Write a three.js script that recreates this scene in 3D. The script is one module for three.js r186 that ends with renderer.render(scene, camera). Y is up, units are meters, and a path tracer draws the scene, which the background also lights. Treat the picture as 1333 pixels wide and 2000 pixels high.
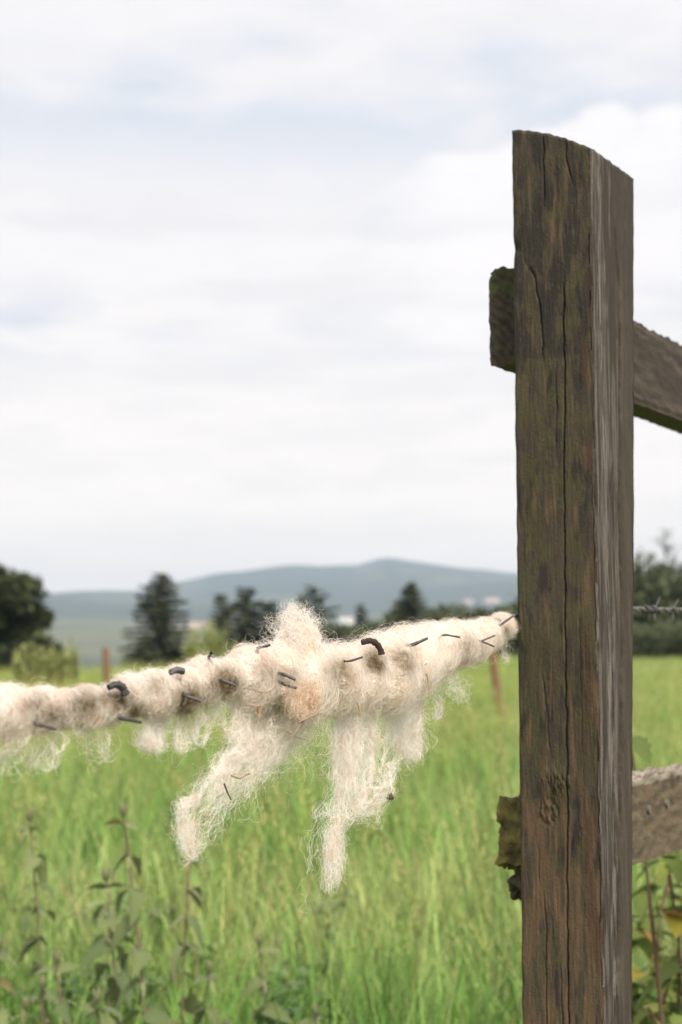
import * as THREE from 'three';
import { mergeGeometries } from 'three/addons/utils/BufferGeometryUtils.js';
import { createNoise3D } from 'simplex-noise';

// ---------- camera, sky, sun, exposure ----------
const EYE = 0.95;                                   // camera height above the turf
const scene = new THREE.Scene();
const camera = new THREE.PerspectiveCamera(39.6, 682 / 1024, 0.05, 12000);
camera.position.set(0, EYE, 0);
camera.rotation.set(Math.atan(265 / 2778), 0, 0);   // tilted a little upwards
camera.focus = 1.0;
camera.userData.fStop = 8.6;
const renderer = new THREE.WebGLRenderer({ antialias: true });
renderer.toneMapping = THREE.LinearToneMapping;
renderer.toneMappingExposure = 1.5;
renderer.shadowMap.enabled = true;

function mulberry(a) { return () => { a |= 0; a = (a + 0x6d2b79f5) | 0; let t = Math.imul(a ^ (a >>> 15), 1 | a); t = (t + Math.imul(t ^ (t >>> 7), 61 | t)) ^ t; return ((t ^ (t >>> 14)) >>> 0) / 4294967296; }; }
const noise3 = createNoise3D(mulberry(11));
const { lerp, clamp } = THREE.MathUtils;
const ss = (a, b, x) => { const t = clamp((x - a) / (b - a), 0, 1); return t * t * (3 - 2 * t); };
function fbm(x, y, z, oct = 4) { let s = 0, a = 0.5, f = 1; for (let i = 0; i < oct; i++) { s += a * noise3(x * f, y * f, z * f); a *= 0.5; f *= 2.03; } return s; }
function table(t, x) { if (x <= t[0][0]) return t[0][1]; for (let i = 1; i < t.length; i++) if (x <= t[i][0]) { const k = (x - t[i - 1][0]) / (t[i][0] - t[i - 1][0]); return lerp(t[i - 1][1], t[i][1], k); } return t[t.length - 1][1]; }
const mix3 = (a, b, k) => [lerp(a[0], b[0], k), lerp(a[1], b[1], k), lerp(a[2], b[2], k)];
const DEG = Math.PI / 180;

const SUN_TO = new THREE.Vector3(0.26, 0.74, 0.60).normalize();
{
  const W = 2560, Hh = 1280, data = new Float32Array(W * Hh * 4);
  const white = [0.672, 0.652, 0.660], blue = [0.43, 0.485, 0.57], grey = [0.575, 0.57, 0.595];
  const edge = [[-5, 15.5], [1.6, 18.6], [4.6, 19.8], [8.6, 20.4], [10.2, 21.2], [11.2, 21.3], [12.2, 20.7], [13.6, 21.2], [20, 19], [30, 15]];
  for (let r = 0; r < Hh; r++) {
    const el = ((r + 0.5) / Hh - 0.5) * 180, up = Math.max(el, 0), ce = Math.cos(up * DEG);
    for (let c = 0; c < W; c++) {
      const az = ((c + 0.5) / W - 0.5) * 2 * Math.PI, x = Math.cos(az), z = Math.sin(az);
      let deg = Math.atan2(x, -z) / DEG;                       // 0 ahead, + to the right
      const i = (r * W + c) * 4;
      const hx = x * ce * 2.2, hz = z * ce * 2.2, hy = Math.sin(up * DEG) * 9;
      const n1 = fbm(hx, hy, hz, 4), n2 = fbm(hx * 3 + 7, hy * 2.3, hz * 3 - 4, 4), n3 = fbm(hx * 9, hy * 6 + 3, hz * 9, 3);
      // a break of thin blue above a layer of white streaks
      const band = Math.exp(-(((up - 20.8 - n2 * 2.0) / 2.6) ** 2));
      let b = ss(0.0, 0.62, n1 * 0.75 + n2 * 0.4 + 0.10) * ss(8, 18, up) * 0.5;
      b = Math.max(b, band * (0.52 + 0.55 * n2 + 0.2 * n3) * 0.95);
      b = Math.max(b, 0.55 * ss(0.05, 0.6, n2 + 0.28) * Math.exp(-(((up - 12.6) / 1.3) ** 2)) * ss(10, -12, deg));
      const top = table(edge, deg) + n3 * 0.55 + n2 * 0.4;
      let heap = Math.abs(deg) < 30 ? ss(0, 0.5, top - up) * ss(12, 2, top - up) * ss(0, 5, deg) : 0;
      b *= 1 - 0.95 * heap;
      let g = ss(0.0, 0.55, n2 * 0.9 + n3 * 0.35) * 0.55 * ss(17, 13, up) * ss(1.5, 5, up);
      const n4 = fbm(hx * 1.1 + 3, up * 0.42, hz * 1.1 + 9, 4); g = Math.max(g, ss(-0.05, 0.42, n4) * 0.55 * ss(2, 5, up) * ss(21, 15, up));   // long flat streaks
      let col = mix3(mix3(white, grey, g), blue, clamp(b, 0, 1));
      const glow = 1 + 0.03 * n3 + 0.05 * heap, low = Math.exp(-up / 6);   // brighter, slightly warm air low down
      data[i] = col[0] * (glow + 1.0 * low); data[i + 1] = col[1] * (glow + 0.78 * low); data[i + 2] = col[2] * (glow + 0.46 * low); data[i + 3] = 1;
    }
  }
  const t = new THREE.DataTexture(data, W, Hh, THREE.RGBAFormat, THREE.FloatType);
  t.mapping = THREE.EquirectangularReflectionMapping; t.magFilter = THREE.LinearFilter; t.needsUpdate = true;
  scene.background = t; scene.environment = t;
}
const sun = new THREE.DirectionalLight(0xfff1de, 3.9);
sun.name = 'sun'; sun.position.copy(SUN_TO).multiplyScalar(40); sun.castShadow = true; sun.shadow.radius = 38;
sun.shadow.mapSize.set(4096, 4096); Object.assign(sun.shadow.camera, { left: -30, right: 30, top: 30, bottom: -30, near: 1, far: 120 });
scene.add(sun); scene.add(sun.target);

// ---------- helpers ----------
const taken = new Map();
function numbered(n) { const k = taken.get(n) ?? 0; taken.set(n, k + 1); return k ? `${n}_${String(k).padStart(3, '0')}` : n; }
function tag(o, label, category, group, kind) { Object.assign(o.userData, label && { label }, category && { category }, group && { group }, kind && { kind }); return o; }
function shade(o) { o.traverse((m) => { if (m.isMesh) { m.castShadow = true; m.receiveShadow = true; } }); return o; }
function thing(name, label, category, pos = [0, 0, 0], turn = 0, group) {
  const o = new THREE.Group(); o.name = numbered(name); o.position.set(...pos); o.rotation.y = turn; scene.add(o); return tag(o, label, category, group);
}
function part(name, geo, mat, parent) { const m = new THREE.Mesh(geo, mat); m.name = name; m.castShadow = m.receiveShadow = true; parent.add(m); return m; }
function std(o) { return new THREE.MeshStandardMaterial({ roughness: 0.9, ...o }); }
function leafy(o) { return new THREE.MeshPhysicalMaterial({ roughness: 0.95, specularIntensity: 0.35, transmission: 0.35, thickness: 0, side: THREE.DoubleSide, ...o }); }
const lin = (r, g, b) => new THREE.Color().setRGB(r, g, b);
class Soup {                                        // raw triangles with normals and colours
  constructor() { this.p = []; this.n = []; this.c = []; this.i = []; }
  v(x, y, z, nx, ny, nz, c) { this.p.push(x, y, z); this.n.push(nx, ny, nz); this.c.push(c[0], c[1], c[2]); return this.p.length / 3 - 1; }
  f(a, b, c) { this.i.push(a, b, c); }
  geo(own = false) {
    const g = new THREE.BufferGeometry();
    g.setAttribute('position', new THREE.Float32BufferAttribute(this.p, 3));
    if (!own) g.setAttribute('normal', new THREE.Float32BufferAttribute(this.n, 3));
    g.setAttribute('color', new THREE.Float32BufferAttribute(this.c, 3));
    g.setIndex(this.i); if (own) g.computeVertexNormals(); return g;
  }
}
// periodic value noise for repeating bump textures
function periodic(seed) {
  const R = mulberry(seed), T = new Float32Array(4096).map(() => R());
  const h = (x, y, px, py) => T[(((x % px) + px) % px * 57 + ((y % py) + py) % py * 131 + px * 7) & 4095];
  return (x, y, px, py) => { const ix = Math.floor(x), iy = Math.floor(y), u = x - ix, w = y - iy, s = u * u * (3 - 2 * u), t = w * w * (3 - 2 * w); return lerp(lerp(h(ix, iy, px, py), h(ix + 1, iy, px, py), s), lerp(h(ix, iy + 1, px, py), h(ix + 1, iy + 1, px, py), s), t); };
}
function bumpTexture(size, fn) {
  const d = new Uint8Array(size * size * 4);
  for (let y = 0; y < size; y++) for (let x = 0; x < size; x++) { const v = clamp(fn(x / size, y / size), 0, 1) * 255; d.set([v, v, v, 255], (y * size + x) * 4); }
  const t = new THREE.DataTexture(d, size, size); t.wrapS = t.wrapT = THREE.RepeatWrapping; t.magFilter = THREE.LinearFilter; t.needsUpdate = true; return t;
}
const pn = periodic(5);
const grainBump = bumpTexture(512, (u, v) => {
  let s = 0;
  s += 0.20 * pn(u * 64, v * 6, 64, 6) + 0.20 * pn(u * 128, v * 16, 128, 16);   // fibres along v
  s += 0.30 * pn(u * 110, v * 130, 110, 130) + 0.30 * pn(u * 44, v * 70, 44, 70); // furred, algae-dusted surface
  return s;
});

// ---------- terrain ----------
const skyline = [[-24, 1.6], [-16, 1.85], [-12, 1.99], [-9.5, 2.15], [-7.9, 2.2], [-6.5, 2.42], [-5.1, 2.72], [-3.4, 2.95], [-1.4, 3.12], [0.7, 3.22], [1.9, 3.5], [3.8, 3.28], [6.8, 3.0], [10, 2.55], [14, 2.1], [24, 1.5]];
function ground(x, z) {
  const r = Math.hypot(x, z), deg = Math.atan2(x, -z) / DEG, a = Math.abs(deg);
  let h = 0.05 * noise3(x * 0.08, 0, z * 0.08) * ss(3, 20, r);
  if (r < 20) return h;
  const crest = lerp(34, 118, ss(-13, 12, deg));
  const topDeg = lerp(table(skyline, deg), 1.4 + 0.7 * noise3(Math.cos(deg * DEG) * 2, 1, Math.sin(deg * DEG) * 2), ss(20, 34, a));
  const peak = 5200 * Math.tan(topDeg * DEG);
  const wob = fbm(x * 0.0011, 2, z * 0.0011, 3), wob2 = fbm(x * 0.004, 5, z * 0.004, 3);
  h -= 9 * ss(crest, crest + 170, r) + 9 * ss(150, 420, r);
  h += ss(650, 1700, r) * 38 + ss(1300, 3200, r) * 55 * (1 + wob * 0.4) + wob2 * 7 * ss(300, 900, r);
  h += ss(2200, 5200, r) ** 1.1 * (peak - 75) + wob * 12 * ss(1800, 3000, r) * ss(5200, 4200, r);
  h -= ss(5200, 6600, r) * peak * 0.7;
  return h;
}
{
  const s = new Soup(), radii = [0], angles = [];
  for (let k = 0; k < 170; k++) radii.push(0.6 * Math.pow(5700 / 0.6, k / 169));
  for (let d = -180; d < 180; d += Math.abs(d + 0.001) < 32 ? 0.4 : 4) angles.push(d);
  const R = radii.length, A = angles.length;
  for (let j = 0; j < R; j++) for (let k = 0; k < A; k++) {
    const r = radii[j], a = angles[k] * DEG, x = Math.sin(a) * r, z = -Math.cos(a) * r;
    let c = mix3([0.08, 0.10, 0.03], [0.14, 0.16, 0.055], 0.5 + fbm(x * 1.5, 0, z * 1.5, 2));
    if (r > 25) {
      const q = fbm(x * 0.0045 + 9, 0, z * 0.0045, 3), w = fbm(x * 0.002, 4, z * 0.002, 3), d = noise3(x * 0.02, 8, z * 0.02);
      let f = mix3([0.10, 0.14, 0.05], [0.22, 0.21, 0.11], ss(-0.15, 0.25, q));
      f = mix3(f, [0.030, 0.040, 0.030], ss(-0.02, 0.10, w + 0.04 * d + lerp(-0.06, 0.26, ss(25, 70, ground(x, z)))));
      f = mix3(f, [0.055, 0.075, 0.05], 0.62);
      if (r > lerp(34, 118, ss(-13, 12, angles[k])) + 26) c = f;                 // beyond the meadow's edge
    }
    s.v(x, ground(x, z), z, 0, 1, 0, c);
  }
  for (let j = 0; j < R - 1; j++) for (let k = 0; k < A; k++) { const a = j * A + k, b = j * A + (k + 1) % A, c = a + A, d = b + A; s.f(a, b, c); s.f(b, d, c); }
  const g = s.geo(true), m = new THREE.Mesh(g, std({ vertexColors: true, roughness: 1, side: THREE.DoubleSide }));
  m.name = 'terrain'; m.receiveShadow = true; tag(m, 'grass field falling to a valley with wooded blue hills beyond', 'terrain', null, 'structure'); scene.add(m);
}
scene.fog = new THREE.FogExp2(new THREE.Color().setRGB(0.60, 0.78, 1.0), 0.000215);

// ---------- fence frame: x along the rails (away), z out of the face seen at the right, origin at the post's far left corner line ----------
const TURN = 56.7 * DEG, FP = new THREE.Vector3(0.1519, 0, -1.232);
const ux = Math.cos(TURN), uz = Math.sin(TURN);
function fence(x, y, z) { return [FP.x + x * ux + z * uz, y, FP.z - x * uz + z * ux]; }

// weathered board: grid box whose faces are displaced inwards; col(face, a, b) and dig(face, a, b) take metres on the face
function lineDist(p, pts) {                          // distance across a mostly vertical crack and taper at its ends
  for (let i = 1; i < pts.length; i++) {
    const [s0, y0] = pts[i - 1], [s1, y1] = pts[i], lo = Math.min(y0, y1), hi = Math.max(y0, y1);
    if (p[1] >= lo && p[1] <= hi) return Math.abs(p[0] - lerp(s0, s1, (p[1] - y0) / (y1 - y0)));
  }
  return 1;
}
const cracksA = [
  [[[0.049, 1.27], [0.047, 1.2248], [0.0482, 1.18], [0.0461, 1.109], [0.0453, 1.03], [0.0447, 0.935], [0.0449, 0.858], [0.0453, 0.824], [0.043, 0.769], [0.0426, 0.715], [0.0427, 0.641], [0.042, 0.5]], 0.0011, 0.008],
  [[[0.0089, 1.2938], [0.0211, 1.2736], [0.0264, 1.2364], [0.0283, 1.19]], 0.0011, 0.006],
  [[[0.0312, 1.41], [0.0308, 1.33]], 0.0011, 0.006],
  [[[0.0521, 1.4], [0.0532, 1.369], [0.0596, 1.344]], 0.0011, 0.006],
  [[[0.0225, 0.935], [0.0276, 0.892], [0.0302, 0.849]], 0.0009, 0.003],
  [[[0.0207, 0.751], [0.0236, 0.7215], [0.0228, 0.638], [0.022, 0.5]], 0.0009, 0.004],
  [[[0.0363, 0.702], [0.0372, 0.64], [0.037, 0.55]], 0.0008, 0.003],
  [[[0.0542, 0.808], [0.0483, 0.787], [0.045, 0.77]], 0.0010, 0.003],
  [[[0.0395, 1.203], [0.0402, 1.154], [0.0385, 1.11]], 0.0008, 0.003],
  [[[0.0119, 0.797], [0.0174, 0.78], [0.018, 0.74]], 0.0008, 0.002],
  [[[0.058, 1.0], [0.0585, 0.9], [0.060, 0.83]], 0.0007, 0.0015],
];
const cracksB = [
  [[[0.0616, 1.25], [0.0600, 1.2], [0.0557, 1.113], [0.0523, 1.068], [0.0538, 0.979], [0.044, 0.848], [0.0355, 0.742], [0.0283, 0.639], [0.027, 0.5]], 0.0022, 0.009],
  [[[0.052, 1.33], [0.0556, 1.306], [0.0621, 1.27], [0.0615, 1.23]], 0.0018, 0.005],
  [[[0.0366, 1.11], [0.0304, 1.06]], 0.0018, 0.005],
  [[[0.028, 1.0], [0.030, 0.9], [0.026, 0.8]], 0.0014, 0.003],
  [[[0.034, 0.86], [0.026, 0.74], [0.022, 0.6]], 0.0018, 0.004],
];
function dug(cracks, s, y) {
  let d = 0;
  const yy = y + 0.0015 * noise3(s * 30, y * 60, 3), sw = s + 0.0007 * noise3(0.5, y * 70, 1) + 0.0004 * noise3(0.5, y * 240, 9);
  for (let [pts, w, depth] of cracks) {
    if (cracks === cracksB) { w *= 1.9; depth *= 1.4; }
    const q = lineDist([sw, yy], pts);
    w *= 0.58; if (q < w * 4) { const t = Math.min((y - pts[pts.length - 1][1]), (pts[0][1] - y)), k = ss(0, 0.025, t + (y < 0.55 ? 1 : 0)) * (0.55 + 0.45 * noise3(4, y * 25, 2) ** 2 + 0.2); d = Math.max(d, depth * 0.75 * k * Math.exp(-((q / w) ** 2))); }
  }
  return d;
}
{
  const s = new Soup(), rows = 560, y0 = -0.25;
  const depthAt = (y) => table([[-0.3, 0.056], [0.633, 0.060], [0.85, 0.071], [1.07, 0.0862], [1.385, 0.102]], y);     // the post is thicker above
  // perimeter: A (x=0, z 0..w), B (z=w, x 0..D), back, left
  const per = [], NA = 128, NB = 110, NC = 14;
  for (let k = 0; k < NA; k++) per.push([0, k / NA]);
  for (let k = 0; k < NB; k++) per.push([1, k / NB]);
  for (let k = 0; k < NC; k++) per.push([2, k / NC]);
  for (let k = 0; k < NC; k++) per.push([3, k / NC]);
  const W = 0.075, knot = [0.0362, 0.8386], ring = [0.0273, 0.8126];
  const uvs = [];
  const colour = (face, a, y, d) => {
    const g1 = fbm(a * 60, y * 5, face * 9, 4), g2 = fbm(a * 420, y * 16, face * 5, 3), m = fbm(a * 40, y * 28, 20 + face, 4), f = noise3(a * 700, y * 500, 4), st = fbm(a * 170, y * 7, 30 + face, 4);
    let c;
    if (face === 1 || face === 2) {
      c = mix3([0.075, 0.058, 0.045], [0.26, 0.228, 0.20], ss(-0.22, 0.36, st + 0.5 * g2));
      c = mix3(c, [0.075, 0.058, 0.045], ss(0.0, 0.4, g1 + 0.3 * g2 - 0.05));
      c = mix3(c, [0.12, 0.094, 0.070], ss(0.045, 0.058, a + 0.006 * g1 + (1 - ss(0.6, 1.2, y)) * 0.018) * 0.75);   // browner outer strip beyond the long split
      if (y > 1.22) c = mix3(c, [0.085, 0.068, 0.058], ss(-0.25, 0.2, m + (y - 1.3) * 2) * 0.7);
      if (a < 0.007) c = mix3(c, [0.34, 0.30, 0.27], ss(0.05, 0.35, fbm(a * 200, y * 9, 50, 3)) * 0.8);
      const pale = table([[0.6, 0.023], [0.765, 0.0244], [0.9135, 0.0203], [1.13, 0.0212], [1.22, 0.0153], [1.3, 0.018]], y);
      c = mix3(c, [0.50, 0.46, 0.42], Math.exp(-(((a - pale) / 0.007) ** 2)) * ss(-0.05, 0.35, fbm(a * 420, y * 13, 70, 4)) * 0.9);
    } else {
      c = mix3([0.115, 0.092, 0.062], [0.086, 0.066, 0.05], ss(-0.3, 0.35, g1));
      c = mix3(c, [0.122, 0.116, 0.048], ss(-0.12, 0.32, m + 0.35 * f + (y < 1.25 && y > 0.86 ? 0.12 : -0.02)) * 0.85);     // algae
      c = mix3(c, [0.046, 0.038, 0.034], ss(0.02, 0.3, fbm(a * 55, y * 18, 61, 4) + (y > 1.2 ? 0.16 : -0.16)) * 0.85);        // dark damp stains near the top
      c = mix3(c, [0.245, 0.155, 0.088], ss(0.0, 0.4, fbm(a * 90, y * 11, 44, 4) + ss(1.0, 0.72, y) * 0.46 - 0.2) * 0.8);    // bare reddish wood
      c = mix3(c, [0.13, 0.062, 0.036], ss(0.055, 0.066, a) * ss(0.0, 0.25, fbm(a * 60, y * 9, 91, 3) + (y < 0.97 ? 0.12 : -0.2)) * 0.7);
      const sc_ = noise3(a * 260 + y * 160, y * 400, 77); if (sc_ > 0.72) c = mix3(c, [0.19, 0.17, 0.13], 0.35);
    }
    const k = (face === 0 ? 0.42 : 0.40) * (1 + 0.26 * g2 + 0.2 * f);
    c = [c[0] * k, c[1] * k, c[2] * k];
    return c;
  };
  for (let r = 0; r <= rows; r++) {
    const v = r / rows;
    for (const [face, q] of per) {
      let yb = y0 + v * (1.378 - y0), D = depthAt(yb), x, z, nx = 0, nz = 0, a;
      if (face === 0) { x = 0; z = q * W; a = z; nx = -1; } else if (face === 1) { z = W; x = q * D; a = x; nz = 1; } else if (face === 2) { x = D; z = W * (1 - q); a = z; nx = 1; } else { z = 0; x = D * (1 - q); a = x; nz = -1; }
      const top = 1.3795 + 0.031 * (1 - z / W) + 0.004 * Math.sin(Math.PI * z / W) + 0.0007 * noise3(x * 80, 3, z * 120);
      const y = y0 + v * (top - y0);
      let d = face === 0 ? dug(cracksA, a, y) : face === 1 ? dug(cracksB, a, y) : 0;
      // worn arrises: ease the corners, more where chipped
      const side = face === 0 || face === 2 ? W : D, e = Math.min(a, side - a);
      const wear = 0.0020 + 0.0008 * noise3(a > side / 2 ? 9 : 2, y * 40, face === 3 ? 0 : 1) + (face === 0 && a < 0.02 ? 0.0035 * Math.exp(-(((y - 1.3017) / 0.006) ** 2)) : 0);
      const ease = e < wear * 2 ? ((1 - e / (wear * 2)) ** 2) * wear : 0;
      let lift = 0.0007 * fbm(a * 70, y * 8, face * 3, 3) + 0.00045 * fbm(a * 330, y * 30, face, 2) + 0.0005 * noise3(face, y * 6, 8);
      if (face === 0) {
        const kr = Math.hypot((a - knot[0]) / 1.25, y - knot[1]), rr = Math.hypot(a - ring[0], y - ring[1]);
        lift += 0.0022 * Math.exp(-((kr / 0.011) ** 2)) * (1 + 0.9 * noise3(a * 420, y * 420, 5));
        lift += 0.0016 * Math.exp(-(((rr - 0.0062) / 0.0011) ** 2)) - 0.0018 * Math.exp(-(((rr - 0.0083) / 0.001) ** 2)) - 0.0009 * Math.exp(-(((rr - 0.004) / 0.0008) ** 2));
      }
      const push = lift - d - ease;
      x += nx * push; z += nz * push;
      if (r === rows) { /* rim */ }
      s.v(x, y, z, nx, 0, nz, colour(face, a, y, d));
      uvs.push((face * 0.09 + a) / 0.06, y / 0.11);
    }
  }
  const n = per.length;
  for (let r = 0; r < rows; r++) for (let k = 0; k < n; k++) { const a = r * n + k, b = r * n + (k + 1) % n, c = a + n, d = b + n; s.f(a, b, c); s.f(b, d, c); }
  // sawn top
  const rim = rows * n; let ringBase = rim;
  for (let q = 1; q <= 6; q++) {
    const base = s.p.length / 3, k0 = q / 6;
    for (let k = 0; k < n; k++) {
      const i = (rim + k) * 3, x = lerp(s.p[i], 0.044, k0), z = lerp(s.p[i + 2], 0.0375, k0), y = 1.3795 + 0.031 * (1 - z / W) + 0.004 * Math.sin(Math.PI * z / W) + 0.0015 * noise3(x * 200, 1, z * 200);
      s.v(x, q === 0 ? s.p[i + 1] : y, z, 0, 1, 0, mix3([0.09, 0.085, 0.05], [0.15, 0.14, 0.08], 0.5 + noise3(x * 300, 4, z * 300) * 0.5)); uvs.push(x / 0.06, z / 0.11);
    }
    for (let k = 0; k < n; k++) { const a = ringBase + k, b = ringBase + (k + 1) % n, c = base + k, d = base + (k + 1) % n; s.f(a, b, c); s.f(b, d, c); }
    ringBase = base;
  }
  const g = s.geo(true); g.setAttribute('uv', new THREE.Float32BufferAttribute(uvs, 2));
  const m = new THREE.Mesh(g, std({ vertexColors: true, roughness: 0.92, bumpMap: grainBump, bumpScale: 0.00055, side: THREE.DoubleSide }));
  m.name = 'fence_post'; m.position.copy(FP); m.rotation.y = TURN; m.castShadow = m.receiveShadow = true;
  tag(m, 'weathered brown timber fence post with slanted top, long cracks and green algae', 'fence post'); scene.add(m);
}

function board(name, parent, x0, x1, yb, yt, zb, zt, opt) {
  const s = new Soup(), uvs = [], L = x1 - x0;
  const xs = [x0]; while (xs[xs.length - 1] < x1) { const x = xs[xs.length - 1]; xs.push(Math.min(x1, x + (x - x0 < 0.62 ? 0.0028 : 0.03))); }
  const ny = 38, nz = 18, P = (x, y, z) => {
    // x,y,z on the nominal box -> displaced
    const d = opt.shape(x, y, z); return [x + d[0], y + d[1], z + d[2]];
  };
  const put = (x, y, z, u, v, face) => { const p = P(x, y, z), c = opt.colour(x, y, z, face); uvs.push(u, v); return s.v(...p, 0, 0, 0, c); };
  const grid = (us, vs, at, face, uv, flip) => {
    const base = s.p.length / 3;
    for (const u of us) for (const v of vs) { const q = at(u, v), w = uv(...q); put(...q, w[0], w[1], face); }
    const m = vs.length;
    for (let i = 0; i < us.length - 1; i++) for (let j = 0; j < m - 1; j++) { const a = base + i * m + j, b = a + 1, c = a + m, d = c + 1; if (flip) { s.f(a, b, c); s.f(b, d, c); } else { s.f(a, c, b); s.f(b, c, d); } }
  };
  const ys = Array.from({ length: ny + 1 }, (_, i) => lerp(yb, yt, i / ny)), zs = Array.from({ length: nz + 1 }, (_, i) => lerp(zb, zt, i / nz));
  grid(xs, ys, (x, y) => [x, y, zt], 'front', (x, y) => [y / 0.06, x / 0.11], false);
  grid(xs, ys, (x, y) => [x, y, zb], 'back', (x, y) => [y / 0.06, x / 0.11], true);
  grid(xs, zs, (x, z) => [x, yt, z], 'top', (x, y, z) => [z / 0.06, x / 0.11], true);
  grid(xs, zs, (x, z) => [x, yb, z], 'bottom', (x, y, z) => [z / 0.06, x / 0.11], false);
  grid(ys, zs, (y, z) => [x0, y, z], 'end', (x, y, z) => [z / 0.09, y / 0.09], false);
  grid(ys, zs, (y, z) => [x1, y, z], 'end', (x, y, z) => [z / 0.09, y / 0.09], true);
  const g = s.geo(true); g.setAttribute('uv', new THREE.Float32BufferAttribute(uvs, 2));
  return part(name, g, opt.mat, parent);
}
const railMat = std({ vertexColors: true, roughness: 0.93, bumpMap: grainBump, bumpScale: 0.001, side: THREE.DoubleSide });
{
  const y0 = 1.2045, y1 = 1.2955, x0 = 0.0305, zt = -0.0015, zb = -0.0395;
  const soft = (v, a, b, w) => (v - a < w ? (w - (v - a)) / w : b - v < w ? -(w - (b - v)) / w : 0);
  const t = thing('fence_rail', 'upper timber rail nailed behind the post, its sawn end showing green algae', 'fence rail', fence(0, 0, 0), TURN, 'rails of the timber fence');
  board('plank', t, x0, 1.9, y0, y1, zb, zt, {
    mat: railMat,
    shape: (x, y, z) => {
      const n = 0.0016 * fbm(x * 30, y * 60, z * 60, 3), cy = soft(y, y0, y1, 0.006), cz = soft(z, zb, zt, 0.006), end = x - x0 < 0.004;
      const rings = Math.sin(Math.hypot(y - 1.19, (z + 0.075) * 1.0) * 900 + 2 * noise3(y * 40, z * 40, 1));
      const arris = (cy && cz) ? 0.0016 : 0;
      return [(end ? 0.0003 * rings + 0.0012 * noise3(y * 90, z * 120, 2) + 0.0009 * (Math.abs(cy) + Math.abs(cz)) * (0.5 + 0.5 * noise3(y * 200, z * 200, 6)) : 0), n * 0.7 + cy * arris + (y > y1 - 0.004 ? 0.0018 * noise3(x * 60, z * 80, 4) : 0), n + cz * arris];
    },
    colour: (x, y, z, face) => {
      if (face === 'end' && x < 0.1) {
        const rr = Math.hypot(y - 1.19, (z + 0.075)) * 900 + 2 * noise3(y * 40, z * 40, 1);
        let c = mix3([0.032, 0.027, 0.02], [0.062, 0.05, 0.036], 0.5 + 0.5 * Math.sin(rr));
        c = mix3(c, [0.055, 0.066, 0.022], ss(0.0, 0.3, fbm(y * 60, z * 60, 3, 3) + ss(1.258, 1.275, y) * 0.5 - 0.22));
        return mix3(c, [0.10, 0.055, 0.03], ss(0.1, 0.4, fbm(y * 90, z * 90, 8, 3)) * 0.5);
      }
      const g = fbm(x * 9, y * 150, z * 90, 3), st = fbm(x * 5, y * 45, 3, 3), fan = noise3((y - 1.30) / (x - 0.18) * 14, 3, 1);
      let c = mix3([0.072, 0.057, 0.044], [0.038, 0.030, 0.024], ss(-0.25, 0.35, st + 0.3 * g));
      if (face === 'front') c = mix3(c, [0.022, 0.017, 0.015], ss(0.45, 0.7, fan) * 0.7);
      if (face === 'bottom') c = mix3(c, [0.07, 0.075, 0.035], 0.5);
      return c;
    },
  });
}
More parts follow.
